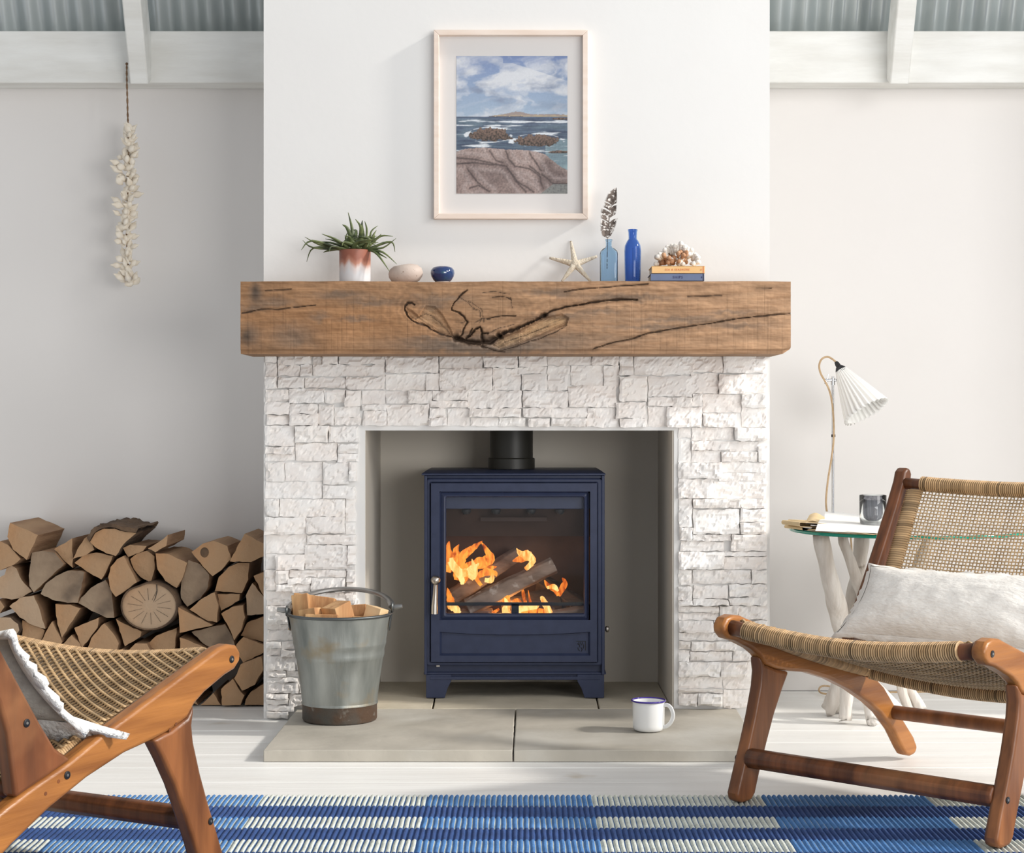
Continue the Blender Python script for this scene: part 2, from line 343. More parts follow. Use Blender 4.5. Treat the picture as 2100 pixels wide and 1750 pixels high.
ST += cr(7.29, 1350, 720, [(470, 50, 960, 325), (960, 50, 1590, 330), (470, 335, 900, 640), (900, 345, 1300, 640), (1300, 345, 1610, 625), (505, 640, 650, 830), (660, 650, 1240, 920), (1240, 650, 1620, 850), (1240, 850, 1620, 1140),
    (200, 700, 500, 840), (120, 840, 650, 1140), (660, 930, 1170, 1140), (262, 1150, 485, 1305), (495, 1145, 1130, 1335), (1130, 1145, 1610, 1345), (270, 1320, 485, 1670), (495, 1345, 1060, 1480), (495, 1480, 930, 1670),
    (1060, 1350, 1500, 1500), (940, 1500, 1480, 1660), (1490, 1420, 1620, 1670)])
ST += cr(6.25, 530, 950, [(95, -10, 340, 235), (345, -10, 820, 230), (830, -10, 1165, 275), (1170, -10, 1265, 235), (95, 240, 820, 450), (830, 285, 1250, 455), (95, 455, 270, 685), (270, 460, 1115, 685), (1120, 460, 1250, 755), (95, 690, 620, 910),
    (620, 690, 1115, 905), (1120, 760, 1245, 910), (95, 915, 620, 1160), (630, 915, 1250, 1040), (95, 1165, 240, 1360), (240, 1165, 600, 1360), (605, 1045, 1145, 1360), (1145, 1060, 1250, 1300), (1140, 1300, 1250, 1375), (95, 1365, 240, 1630), (240, 1370, 400, 1540), (400, 1370, 1135, 1460),
    (400, 1465, 680, 1540), (685, 1470, 1120, 1640), (1140, 1380, 1250, 1515), (1140, 1520, 1250, 1640), (240, 1545, 450, 1640), (450, 1545, 670, 1650), (95, 1640, 670, 1750), (680, 1650, 1250, 1790)])
ST += cr(6.73, 530, 1220, [(120, 60, 480, 145), (490, 60, 900, 240), (910, 60, 1390, 240), (120, 150, 480, 400), (120, 405, 420, 480), (120, 485, 700, 625), (490, 245, 900, 480), (910, 245, 1390, 480), (120, 635, 325, 735), (330, 640, 800, 750), (120, 740, 310, 840), (320, 755, 800, 850), (800, 490, 1390, 850),
    (120, 845, 520, 1040), (520, 855, 1390, 1040), (120, 1045, 380, 1130), (390, 1045, 900, 1115), (120, 1140, 560, 1200), (900, 1045, 1390, 1210), (120, 1205, 560, 1350), (570, 1215, 1390, 1350), (120, 1355, 420, 1420), (430, 1355, 800, 1530), (120, 1425, 420, 1510), (800, 1355, 1390, 1540), (120, 1515, 500, 1600), (120, 1605, 420, 1700)])
ST += cr(6.48, 1350, 950, [(250, -10, 830, 205), (830, -10, 1420, 125), (800, 130, 1420, 240), (250, 210, 730, 465), (735, 245, 1430, 470), (255, 470, 440, 850), (455, 475, 1090, 595), (1090, 475, 1430, 600), (455, 610, 1070, 935), (1080, 605, 1430, 780), (1080, 785, 1430, 940),
    (260, 855, 450, 1030), (450, 945, 960, 1030), (960, 945, 1440, 1160), (290, 1035, 870, 1165), (260, 1175, 870, 1405), (870, 1175, 1430, 1235), (870, 1240, 1430, 1415), (265, 1415, 440, 1620), (455, 1415, 1230, 1600), (1230, 1415, 1440, 1600)])
ST += cr(6.25, 1350, 1200, [(255, 10, 430, 190), (440, 10, 890, 170), (905, -15, 1390, 150), (255, 195, 430, 260), (440, 175, 890, 255), (905, 155, 1390, 255), (255, 265, 775, 350), (255, 355, 775, 450), (780, 260, 1020, 450), (1025, 265, 1390, 450), (255, 455, 700, 600), (700, 455, 1390, 600),
    (255, 605, 1100, 710), (1100, 605, 1390, 800), (255, 720, 410, 820), (420, 720, 1000, 840), (255, 830, 400, 970), (400, 850, 950, 970), (950, 845, 1390, 970), (255, 980, 800, 1165), (800, 980, 1130, 1165), (1135, 980, 1390, 1165), (255, 1175, 820, 1320), (830, 1170, 1390, 1330), (255, 1330, 820, 1380), (830, 1340, 1390, 1630), (255, 1385, 500, 1540), (500, 1385, 820, 1540)])
def stone(a, b, c, d, k):
    s = YB / F; x0, z1, _ = (a - VX) * s, H - (b - HY) * s, 0; x1, z0 = (c - VX) * s, H - (d - HY) * s
    gap = .0004; x0 += gap; x1 -= gap; z0 += gap; z1 -= gap
    dep = R.choice([.006, .012, .016, .021, .026]); nu = max(3, int((x1 - x0) / .0055)); nv = max(3, int((z1 - z0) / .0055))
    rough = R.choice([.001, .0022, .0045]); tx = R.uniform(-.3, .3) * dep; tz = R.uniform(-.3, .3) * dep; sd = k * 3.7
    tint = R.uniform(.97, 1.03); warm = R.uniform(0, .03); cl = (.94 * tint, (.925 - warm * .6) * tint, (.905 - warm) * tint); cl = tuple(min(q, .96) for q in cl)
    g = G(); vs = []
    for j in range(-1, nv + 2):
        for i in range(-1, nu + 2):
            ci, cj = min(max(i, 0), nu), min(max(j, 0), nv); u, v = ci / nu, cj / nv
            edge = i != ci or j != cj
            x = x0 + (x1 - x0) * u; z = z0 + (z1 - z0) * v
            if edge: dp = 0.0
            else:
                n = fbm(x * 34 + sd, z * 60, sd, 4); r = mn.fractal(Vector((x * 120, z * 160, sd)), 1, 2, 2)
                e = min(min(ci, nu - ci) / nu * (x1 - x0), min(cj, nv - cj) / nv * (z1 - z0)) / .005
                dp = dep + tx * (u - .5) * 2 + tz * (v - .5) * 2 + n * rough * 1.4 + r * .0009
                if abs(n) > .35: dp -= .004
                dp = max(.003, dp) * (.86 + .14 * min(1, e))
            if 0 < ci < nu and not edge: z += 0
            wob = .0032 * fbm(x * 50, z * 50, sd + 9, 2)
            x2 = x + (wob if ci in (0, nu) else 0); z2 = z + (wob if cj in (0, nv) else 0)
            vs.append((x2, YB + .001 - dp, z2))
    w_ = nu + 3; fs = [(j * w_ + i, j * w_ + i + 1, (j + 1) * w_ + i + 1, (j + 1) * w_ + i) for j in range(nv + 2) for i in range(nu + 2)]
    g.add(vs, fs, col=cl); g.build('stone', 'stone_white', breast, attr=True, recalc=False)
k = 0
for (a, b, c, d) in ST:
    b = max(b, 727.5); a = max(a, 545); c = min(c, 1576)
    if d < 878:                                   # lintel rows stop above the opening
        pass
    elif b < 866: d = 876.5
    if b > 866 and a > 734 and c < 1392 and a < 1386: continue
    if b > 866:
        if a < 740: c = min(c, 736.5)
        if c > 1386: a = max(a, 1391)
    if c - a < 4 or d - b < 4: continue
    lim = 1452 if (c > 612 and a < 1485 and (a > 600)) else (1452 if (a < 1484 and a > 1000) else 1473)
    if a < 640 and c > 612: lim = 1452
    d = min(d, lim)
    if d - b < 4: continue
    # keep the lintel/pier boundary clean
    k += 1; stone(a, b, c, d, k)

# ---- wall plates, rafters, corrugated roof ----
def plate(name, x0, x1):
    g = G(); g.box(x0, x1, 4.80, 4.888, 1.677, 1.819); struct(g.build(name, 'white_paint', bevel=.003))
plate('trim_1', -2.2, XL - .001); plate('trim_2', XR + .001, 2.5)
sl = math.radians(64); dy, dz = -math.cos(sl), math.sin(sl)
def roof(name, x0, x1):
    g = G(); n = int((x1 - x0) / .0045); per = .0715
    def fn(t):
        def f(u, v):
            x = x0 + (x1 - x0) * u; a = .0120 * math.sin(2 * math.pi * x / per + .8) + t; s = v * .72
            return (x, 4.872 + dy * s - dz * a, 1.824 + dz * s + dy * a)
        return f
    g.grid(n, 3, fn(0)); g.grid(n, 3, fn(-.0012)); o = g.build(name, 'galvanised', recalc=False, smooth=True, angle=0); return struct(o)
roof('ceiling', -2.2, XL - .002); roof('ceiling_right', XR + .002, 2.5)
def rafter(name, x0, x1):
    g = G(); M = Matrix.Translation((0, 4.80, 1.70)) @ Matrix.Rotation(-(math.pi / 2 - sl) , 4, 'X')
    # box along its own z (up the slope); local y towards the room
    g.box(x0, x1, -.062, .03, -.045, .66, M=Matrix.Translation((0, 4.80, 1.733)) @ Matrix.Rotation(math.pi / 2 - sl, 4, 'X')); struct(g.build(name, 'white_paint', bevel=.004))
rafter('trim_3', -1.050, -1.000); rafter('trim_4', 1.012, 1.064)

# ================= MANTEL BEAM =================
YM = 4.23; mx0, mx1 = -.666, .660; mz0, mz1 = .914, 1.0885
def c3(x, y): return 800 + x / 5.25, 570 + y / 5.25
def c6(x, y): return 1050 + x / 3.559, 560 + y / 3.559
def c5(x, y): return 480 + x / 3.62, 560 + y / 3.62
CR0 = [([c3(*p) for p in P_], .25, .0006) for P_ in ([(840, 250), (980, 330), (1010, 470)], [(740, 200), (830, 260), (900, 330)], [(1000, 160), (1120, 145), (1280, 175)], [(880, 330), (960, 350), (980, 440), (960, 480)], [(1050, 600), (1200, 545), (1330, 500)], [(700, 470), (780, 480), (820, 445)], [(1290, 215), (1320, 330)], [(900, 480), (985, 440), (1080, 440)], [(450, 420), (560, 500), (640, 600)], [(270, 440), (380, 380), (470, 410)], [(1220, 700), (1450, 620), (1700, 520)])]
CR = [([c3(*p) for p in [(255, 285), (230, 262), (180, 265), (155, 300), (155, 340), (175, 400), (230, 455), (290, 490), (390, 520), (440, 565), (520, 600), (640, 630), (720, 645)]], 1.3, .006),
      ([c3(*p) for p in [(720, 645), (800, 672), (860, 690), (930, 700), (1000, 705), (1070, 695), (1120, 660), (1180, 625)]], 4.6, .018),
      ([c3(*p) for p in [(1180, 625), (1230, 600), (1330, 565), (1420, 530), (1500, 480), (1570, 450), (1660, 400)]], 2.8, .014),
      ([c3(*p) for p in [(1660, 400), (1760, 350), (1880, 310), (2000, 290), (2100, 275)]] + [c6(*p) for p in [(560, 215), (800, 190), (915, 195)]], 1.4, .008),
      ([c3(*p) for p in [(825, 130), (740, 205), (680, 280), (665, 345), (740, 375), (800, 415), (830, 465), (800, 540), (785, 590), (740, 640)]], 1.0, .006),
      ([c3(*p) for p in [(1040, 440), (1130, 420), (1210, 410), (1350, 410)]], .8, .003), ([c3(*p) for p in [(1100, 210), (1190, 200), (1260, 215), (1300, 235)]], .6, .002),
      ([c3(*p) for p in [(820, 650), (870, 600), (910, 555), (970, 530), (990, 590), (1050, 600)]], 1.9, .01), ([c3(*p) for p in [(880, 545), (840, 620)]], 1.0, .006),
      ([c3(*p) for p in [(985, 600), (1000, 680)]], 2.2, .01),
      ([c6(*p) for p in [(590, 560), (700, 520), (860, 480), (1000, 440), (1200, 400), (1400, 375), (1600, 340), (1800, 315), (2035, 295)]], .95, .004),
      ([c6(*p) for p in [(380, 135), (500, 120), (640, 115), (800, 95), (990, 80)]], .8, .003), ([c6(*p) for p in [(1280, 170), (1530, 160)]], .6, .002), ([c6(*p) for p in [(1780, 110), (1890, 105)]], .5, .002),
      ([c5(*p) for p in [(60, 295), (200, 265), (330, 270), (520, 250), (600, 240)]], .8, .003), ([c5(*p) for p in [(230, 130), (420, 125)]], .6, .002),
      ([c3(*p) for p in [(720, 650), (860, 710), (1000, 745), (1150, 785), (1230, 795)]], .8, .003),
      ([c3(*p) for p in [(1200, 775), (1350, 740), (1500, 690), (1650, 630), (1800, 580), (1900, 510)]], .5, .002)]
PAL = [[c3(*p) for p in [(1080, 735), (1180, 640), (1400, 560), (1650, 420), (1850, 385), (1930, 430), (1900, 510), (1600, 630), (1350, 730), (1180, 778)]],
       [c3(*p) for p in [(165, 310), (240, 350), (300, 400), (380, 290), (480, 300), (560, 380), (660, 560), (690, 640), (500, 590), (350, 510), (220, 440)]]]
GREY = [(520, 632, 30, 6), (515, 690, 22, 24), (655, 650, 22, 9), (700, 605, 60, 9), (760, 620, 60, 8), (600, 690, 50, 30), (730, 655, 40, 6), (560, 620, 50, 10), (524, 600, 14, 16), (890, 628, 26, 10), (925, 700, 120, 9), (1150, 650, 60, 8), (1230, 640, 60, 7), (1400, 655, 120, 7), (1330, 672, 100, 6), (1490, 640, 60, 5), (1130, 600, 60, 8), (1520, 668, 70, 6), (1000, 715, 150, 12), (1080, 700, 200, 22), (900, 612, 70, 9), (1290, 610, 110, 7), (960, 712, 160, 10)]
nx_, nz_ = 620, 84
px = np.linspace(493, 1622, nx_ + 1)[None, :].repeat(nz_ + 1, 0); py = np.linspace(726, 577, nz_ + 1)[:, None].repeat(nx_ + 1, 1)
def dseg(px, py, pts):
    best = np.full(px.shape, 1e9)
    for (ax, ay), (bx, by) in zip(pts[:-1], pts[1:]):
        dx, dy_ = bx - ax, by - ay; t = np.clip(((px - ax) * dx + (py - ay) * dy_) / (dx * dx + dy_ * dy_ + 1e-9), 0, 1)
        best = np.minimum(best, np.hypot(px - ax - t * dx, py - ay - t * dy_))
    return best
def inpoly(px, py, poly):
    ins = np.zeros(px.shape, bool); n = len(poly)
    for i in range(n):
        x1, y1 = poly[i]; x2, y2 = poly[(i + 1) % n]
        ins ^= ((y1 > py) != (y2 > py)) & (px < (x2 - x1) * (py - y1) / (y2 - y1 + 1e-9) + x1)
    return ins
NZ = np.array([[fbm(px[j, i] * .012, py[j, i] * .06, 3, 4) for i in range(nx_ + 1)] for j in range(nz_ + 1)])
NY = np.array([[fbm(px[j, i] * .05, py[j, i] * .07, 8, 3) for i in range(nx_ + 1)] for j in range(nz_ + 1)])
NZ2 = np.array([[fbm(px[j, i] * .035, py[j, i] * .035, 13, 3) for i in range(nx_ + 1)] for j in range(nz_ + 1)]) * 1.6
lr = (px - 493) / 1129
base = np.stack([.335 + .165 * lr, .185 + .12 * lr, .092 + .085 * lr], -1)  # light growing towards the right is painted into the oak colour
col = base * (1 + .30 * NZ[..., None])
org = np.exp(-(((px - 720) / 260) ** 2 + ((py - 660) / 45) ** 2))[..., None]; col = col * (1 - .4 * org) + np.array([.42, .19, .065]) * .4 * org
for (gx, gy, a, b) in GREY:
    m_ = (np.exp(-(((px - gx + 6 * NY) / a) ** 2 + ((py - gy + 8 * NY) / b) ** 2) ** 1.2) * .55)[..., None]; col = col * (1 - m_) + np.array([.15, .125, .105]) * m_
for (gx, gy, a, b) in [(524, 600, 9, 22), (505, 690, 14, 14), (522, 560, 5, 5)]:
    m_ = (np.exp(-(((px - gx) / a) ** 2 + ((py - gy) / b) ** 2)) * .75)[..., None]; col = col * (1 - m_) + np.array([.05, .038, .03]) * m_
dep = .0016 * NZ + .0008 * NY
ring = np.hypot((px - 990) * .8, (py - 640) * 1.5); kn = np.clip(1 - ring / 95, 0, 1)[..., None]
col = col * (1 - .06 * np.sin(ring * .55 + NY * 3)[..., None] * (kn > 0)); col = col * (1 - .35 * kn) + np.array([.33, .215, .13]) * .35 * kn
ang_ = np.where(px > 1010, -.42, .62); ua = (px * np.cos(ang_) + py * np.sin(ang_)); va = (-px * np.sin(ang_) + py * np.cos(ang_))
NF = np.array([[fbm(ua[j, i] * .02, va[j, i] * .22, 17, 3) for i in range(nx_ + 1)] for j in range(nz_ + 1)])
dm = np.minimum(np.minimum(dseg(px, py, CR[0][0]), dseg(px, py, CR[1][0])), np.minimum(dseg(px, py, CR[2][0]), dseg(px, py, CR[3][0])))
d2 = dseg(px, py, CR[10][0]); fl_ = np.exp(-dm / 38)[..., None]; col = col * (1 - .16 * np.sin(dm * .42 + NY * 3.5)[..., None] * fl_ - .06 * fl_); col = col * (1 - .12 * np.sin(d2 * .5 + NY * 3)[..., None] * np.exp(-d2 / 26)[..., None])
for pol, dd, cc in ((PAL[0], .009, (.60, .40, .22)), (PAL[1], .006, (.47, .30, .17))):
    ins = inpoly(px, py, pol); dist_ = dseg(px, py, pol + [pol[0]]); k_ = (ins * np.clip(dist_ / 3, 0, 1)); dep -= dd * k_ * (1 + .35 * NY + .35 * NF)
    kk = (ins * np.clip(dist_ / 11, 0, 1) * .62)[..., None]; col = col * (1 - kk) + np.array(cc) * (1 + .30 * NY[..., None] + .75 * NF[..., None]) * kk
for c_ in range(150):                                     # saw kerfs
    xx = R.uniform(493, 1622); a = R.choice([.08, .12, .2, .3]) * R.random(); m_ = np.exp(-((px - xx) / 1.0) ** 2); y0 = R.uniform(577, 700); y1 = y0 + R.uniform(20, 150)
    m_ = m_ / (1 + np.exp(-(py - y0) / 6)) / (1 + np.exp((py - y1) / 6)); col = col * (1 - (a * m_)[..., None]); dep -= .0002 * m_
for pts, wd, dd in CR + CR0:
    d_ = dseg(px + 2.2 * NY, py + 2.2 * NZ, pts); wv = .35 + 1.2 * np.abs(NZ2) ** .7; k_ = np.exp(-(d_ / (wd * wv + .35)) ** 2); dep -= dd * k_
    kk = np.clip(k_ * 1.15, 0, .97)[..., None]; col = col * (1 - kk) + np.array([.018, .012, .009]) * kk
    k2 = (np.exp(-(d_ / (wd * 2.5 + 1.5)) ** 2) * .3)[..., None]; col = col * (1 - k2) + np.array([.14, .08, .045]) * k2
low = np.clip((py - 717) / 2, 0, 1); dep -= .004 * low                                   # the bottom arris is worn back
topw = .0018 * np.array([fbm(x * .006, 1.7, 0, 3) for x in px[0]])
X = mx0 + (mx1 - mx0) * (px - 493) / 1129; Z = mz0 + (mz1 - mz0) * (726 - py) / 149; Z = Z + topw[None, :] * ((726 - py) / 149)
ch = np.clip((px - 1606) / 16, 0, 1) * np.clip((py - 712) / 14, 0, 1); Z = Z + .012 * ch
ch2 = np.clip((512 - px) / 10, 0, 1) * np.clip((py - 712) / 14, 0, 1) * 0; dep -= .006 * ch
col = np.clip(col, .008, .9); Yf = YM - dep
V = [tuple(p) for p in np.stack([X, Yf, Z], -1).reshape(-1, 3)]; CC = [tuple(c) for c in col.reshape(-1, 3)]
g = G(); n1 = nx_ + 1; fs = [(j * n1 + i, j * n1 + i + 1, (j + 1) * n1 + i + 1, (j + 1) * n1 + i) for j in range(nz_) for i in range(nx_)]
loop = [i for i in range(n1)] + [j * n1 + nx_ for j in range(1, nz_ + 1)] + [nz_ * n1 + i for i in range(nx_ - 1, -1, -1)] + [j * n1 for j in range(nz_ - 1, 0, -1)]
nb = len(V); V += [(V[i][0], YB - .0005, V[i][2]) for i in loop]; CC += [(.30, .18, .095)] * len(loop)
for a in range(len(loop)): b = (a + 1) % len(loop); fs.append((loop[b], loop[a], nb + a, nb + b))
fs.append(tuple(nb + a for a in range(len(loop)))[::-1])
g.add(V, fs, col=CC); tag(g.build('mantel_beam', 'oak', attr=True, recalc=False), 'thick rough-sawn oak beam with a cracked knot, used as the mantel shelf', 'mantel')

# ================= HEARTH =================
hearth = thing('hearth', 'grey stone slab hearth in front of and under the blue stove', 'hearth', (0, 4.16, 0))
def slab(poly, z1, mt, sd, z0=.0005):
    """poly = x0,x1 at the front and x0,x1 at the back"""
    (fx0, fx1, y0), (bx0, bx1, y1) = poly; g = G(); nu = max(4, int((fx1 - fx0) / .03)); nv = max(2, int((y1 - y0) / .03))
    def f(u, v):
        a = fx0 + (fx1 - fx0) * u; b = bx0 + (bx1 - bx0) * u; x = a + (b - a) * v; y = y0 + (y1 - y0) * v
        e = .0012 if (u in (0, 1) or v in (0, 1)) else 0
        return (x + .001 * fbm(y * 30, sd), y + (.0018 * fbm(x * 20, sd + 3) if v in (0, 1) else 0), z1 + .0012 * fbm(x * 9, y * 9, sd) - e)
    g.grid(nu, nv, f); n1 = nu + 1
    loop = [i for i in range(n1)] + [j * n1 + nu for j in range(1, nv + 1)] + [nv * n1 + i for i in range(nu - 1, -1, -1)] + [j * n1 for j in range(nv - 1, 0, -1)]
    nb = len(g.v); lv = [(g.v[i][0], g.v[i][1], z0) for i in loop]; k = len(loop)
    g.v += lv; g.c += [(1, 1, 1)] * k
    for a in range(k): g.f.append((loop[a], nb + a, nb + (a + 1) % k, loop[(a + 1) % k])); g.mi.append(0)
    g.build('slab', mt, hearth, bevel=.002)
slab(((-.559, -.0095, 3.872), (-.554, -.005, 4.427)), .027, 'hearth_stone', 1)
slab(((-.0065, .542, 3.872), (-.001, .553, 4.427)), .027, 'hearth_stone', 5)
slab(((-.380, -.215, 4.4305), (-.380, -.221, 4.884)), .027, 'hearth_stone_light', 9)
slab(((-.211, .205, 4.4305), (-.217, .210, 4.884)), .027, 'hearth_stone_light', 13)
slab(((.209, .391, 4.4305), (.214, .391, 4.884)), .027, 'hearth_stone_light', 17)
# ================= STOVE =================
YS = 4.583; SS = F / YS
def sx(p): return (p - VX) / SS
def sz(p): return H - (p - HY) / SS
stove = thing('wood_stove', 'dark blue cast-iron wood stove with a glass door and a fire burning inside', 'stove', (0, 4.70, .027))
yb = 4.845
g = G()                                                   # body shell, open at the front
x0, x1, zt, zb = sx(870), sx(1240), sz(975), sz(1384)
g.box(x0, x0 + .006, YS, yb, zb, zt); g.box(x1 - .006, x1, YS, yb, zb, zt); g.box(x0, x1, yb - .006, yb, zb, zt); g.box(x0, x1, YS + .004, yb, zb, zb + .006)
g.box(x0, x0 + .008, YS - .004, YS + .02, zb, zt); g.box(x1 - .008, x1, YS - .004, YS + .02, zb, zt)
g.box(x0 + .006, x1 - .006, YS + .004, YS + .02, sz(982), zt); g.box(x0 + .006, x1 - .006, YS + .012, YS + .03, zb, sz(1364))
g.build('body', 'iron_blue', stove, bevel=.0015)
g = G(); a, b = sx(865), sx(1241.5); z = sz(975)
g.add([(a, YS - .010, z), (b, YS - .010, z), (b, YS - .010, z + .005), (a, YS - .010, z + .005), (a + .012, YS + .02, z + .013), (b - .012, YS + .02, z + .013), (a + .012, yb, z + .013), (b - .012, yb, z + .013), (a, yb, z), (b, yb, z)],
      [(0, 1, 2, 3), (3, 2, 5, 4), (4, 5, 7, 6), (6, 7, 9, 8), (8, 9, 1, 0), (0, 3, 4, 6, 8), (1, 9, 7, 5, 2)])
g.build('top_plate', 'iron_blue', stove, bevel=.0012)
def ring(g, o, i, yo, yi, cutb=0):
    """sloped frame between an outer and an inner pixel rectangle"""
    vs = []
    for (l, t, r, b_), y in ((o, yo), (i, yi)): vs += [(sx(l), y, sz(t)), (sx(r), y, sz(t)), (sx(r), y, sz(b_)), (sx(l), y, sz(b_))]
    g.add(vs, [(k, (k + 1) % 4, 4 + (k + 1) % 4, 4 + k) for k in range(4)])
yd = YS - .012                                                # door face
def rr(l, t, r, b_, rad=5, n=4):
    P = []
    for cx, cy, a0 in ((r - rad, t + rad, -90), (r - rad, b_ - rad, 0), (l + rad, b_ - rad, 90), (l + rad, t + rad, 180)):
        for k in range(n + 1): an = math.radians(a0 + 90 * k / n); P.append((cx + rad * math.cos(an), cy + rad * math.sin(an)))
    return P
def loft(g, loops):
    """loops: list of (pixel outline, y); consecutive outlines are joined by quads"""
    n = len(loops[0][0]); vs = []; fs = []
    for P, y in loops: vs += [(sx(x), y, sz(q)) for x, q in P]
    for k in range(len(loops) - 1):
        for j in range(n): fs.append((k * n + j, k * n + (j + 1) % n, (k + 1) * n + (j + 1) % n, (k + 1) * n + j))
    g.add(vs, fs)
outer = rr(875, 982, 1234, 1365, 6); g = G()
loft(g, [(outer, YS + .006), (outer, YS - .003), (rr(877, 984, 1232, 1363, 5), YS - .005), (rr(881, 988, 1227, 1359.5, 4), YS - .005), (rr(883, 990, 1225, 1358, 4), yd)])
# door face: five panels around the window and the lower panel
def face(l, t, r, b_): g.add([(sx(l), yd, sz(t)), (sx(r), yd, sz(t)), (sx(r), yd, sz(b_)), (sx(l), yd, sz(b_))], [(0, 1, 2, 3)])
def curve(l, r, y0, sag, n=16): return [(l + (r - l) * i / n, y0 + sag * 4 * (i / n) * (1 - i / n)) for i in range(n + 1)]
wl, wt, wr, wb = 902, 1008, 1207, 1271; pl, pt, pr, pb = 904, 1295, 1210, 1344
face(884.5, 991, wl, 1357); face(wr + 3, 991, 1224, 1357); face(wl, 991, wr + 3, wt)
top_ = curve(wl, wr + 3, wb, 0); bot_ = curve(wl, wr + 3, pt, 6)
for i in range(16): g.add([(sx(x), yd, sz(q)) for x, q in (top_[i], top_[i + 1], bot_[i + 1], bot_[i])], [(0, 1, 2, 3)])
face(wl, pb, wr + 3, 1357)
yr = yd + .009
# lower recess: walls and floor
for A_, B_ in ((bot_, None),):
    for i in range(16): g.add([(sx(bot_[i][0]), yd, sz(bot_[i][1])), (sx(bot_[i + 1][0]), yd, sz(bot_[i + 1][1])), (sx(bot_[i + 1][0]), yr, sz(bot_[i + 1][1] + 2)), (sx(bot_[i][0]), yr, sz(bot_[i][1] + 2))], [(0, 1, 2, 3)])
g.add([(sx(wl), yd, sz(pt)), (sx(wl), yd, sz(pb)), (sx(wl + 4), yr, sz(pb - 4)), (sx(wl + 4), yr, sz(pt + 1)), (sx(wr + 3), yd, sz(pb)), (sx(wr + 3), yd, sz(pt)), (sx(wr - 1), yr, sz(pt + 1)), (sx(wr - 1), yr, sz(pb - 4))], [(0, 1, 2, 3), (4, 5, 6, 7), (1, 4, 7, 2)])
g.add([(sx(wl), yr, sz(pt - 3)), (sx(wr + 3), yr, sz(pt - 3)), (sx(wr + 3), yr, sz(pb)), (sx(wl), yr, sz(pb))], [(0, 1, 2, 3)])
# window bezel
ow = rr(wl, wt, wr, wb + 1, 4); loft(g, [(ow, yd), (rr(wl + 2, wt + 2.5, wr - 2, wb - 1, 4), yd + .008), (rr(wl + 9, wt + 8, wr - 7, wb - 7, 4), yd + .003), (rr(913.5, 1018, 1198.5, 1260, 4), yd + .004), (rr(915, 1019.7, 1197, 1258, 3), yd + .009), (rr(915, 1019.7, 1197, 1258, 3), YS + .006)])
door = g.build('door', 'iron_blue', stove, recalc=False, smooth=True, angle=20)
g = G(); g.box(sx(913), sx(1199), YS - .002, YS + .001, sz(1260), sz(1018)); g.build('glass', 'stove_glass', door)
# cast emblem in the lower panel
g = G(); ex, ez = 1180, 1315
for l, t, r, b_ in ((1182, 1314.6, 1201, 1315.8), (1199.6, 1314.6, 1201, 1334)): g.box(sx(l), sx(r), yr - .0008, yr, sz(b_), sz(t))
for P in ([(1187, 1317), (1189, 1326), (1188, 1327.5)], [(1185, 1328), (1186, 1332), (1189, 1335)], [(1190, 1317), (1193, 1323)], [(1194, 1317), (1197, 1324), (1196, 1330)], [(1184, 1320), (1187, 1322)], [(1191, 1327), (1194, 1332), (1192, 1336)]):
    g.tube([(sx(a), yr - .0006, sz(b)) for a, b in P], .0009, 6)
g.build('emblem', 'iron_black', door)
g = G(); g.ball((sx(894.5), yd - .021, sz(1188)), .0125, 20, 12)
g.tube([(sx(894.3), yd - .020, sz(1196)), (sx(893.6), yd - .018, sz(1215)), (sx(892.2), yd - .018, sz(1240)), (sx(892), yd - .018, sz(1257))], [.0052, .0065, .0085, .0090], 16)
g.tube([(sx(894.5), yd - .018, sz(1188)), (sx(894.5), yd + .004, sz(1188))], .006, 10)
g.build('door_handle', 'steel', door, smooth=True)
g = G(); g.tube([(sx(1238), YS + .06, sz(1296)), (sx(1243), YS + .06, sz(1296))], .0035, 10); g.tube([(sx(1243), YS + .06, sz(1296)), (sx(1246), YS + .06, sz(1296)), (sx(1250), YS + .06, sz(1296)), (sx(1251.5), YS + .06, sz(1296))], [.004, .0085, .0085, .004], 14); g.build('air_knob', 'steel', stove, smooth=True)
g = G(); g.box(sx(895), sx(902), YS - .004, YS + .006, sz(1367.5), sz(1364.5)); g.build('hinge_pin', 'steel', stove)
# stand
g = G(); g.box(sx(869), sx(1243), YS + .002, yb, sz(1384), sz(1380)); g.box(sx(875), sx(1238), YS + .008, yb, sz(1396), sz(1384)); g.box(sx(882), sx(1230), YS + .000, YS + .012, sz(1395), sz(1388)); g.build('stand', 'iron_blue', stove, bevel=.001)
for s_ in (0, 1):
    P = [(873.5, 1384), (925, 1384), (925, 1398), (918, 1412), (912, 1435.5), (873.5, 1435.5)] if s_ == 0 else [(1239, 1384), (1184, 1384), (1184, 1398), (1192, 1412), (1199, 1434), (1239, 1434)]
    for yy in (YS + .001, yb - .03):
        g = G(); g.prism([(sx(a), max(sz(b), .0285)) for a, b in P], lambda a, b, yy=yy: (a, yy, b), lambda a, b, yy=yy: (a, yy + .024, b)); g.build('leg', 'iron_blue', stove, bevel=.001)
# flue
cx_, cy_ = -.0145, 4.70
g = G(); g.lathe([(.0625, sz(964)), (.0625, sz(943)), (.060, sz(941)), (.0575, sz(941))], (cx_, cy_, 0), 40); g.build('flue_collar', 'flue_black', stove, smooth=True)
g = G(); g.lathe([(.0575, sz(960)), (.0575, .985)], (cx_, cy_, 0), 40); g.build('flue_pipe', 'flue_black', stove, smooth=True)
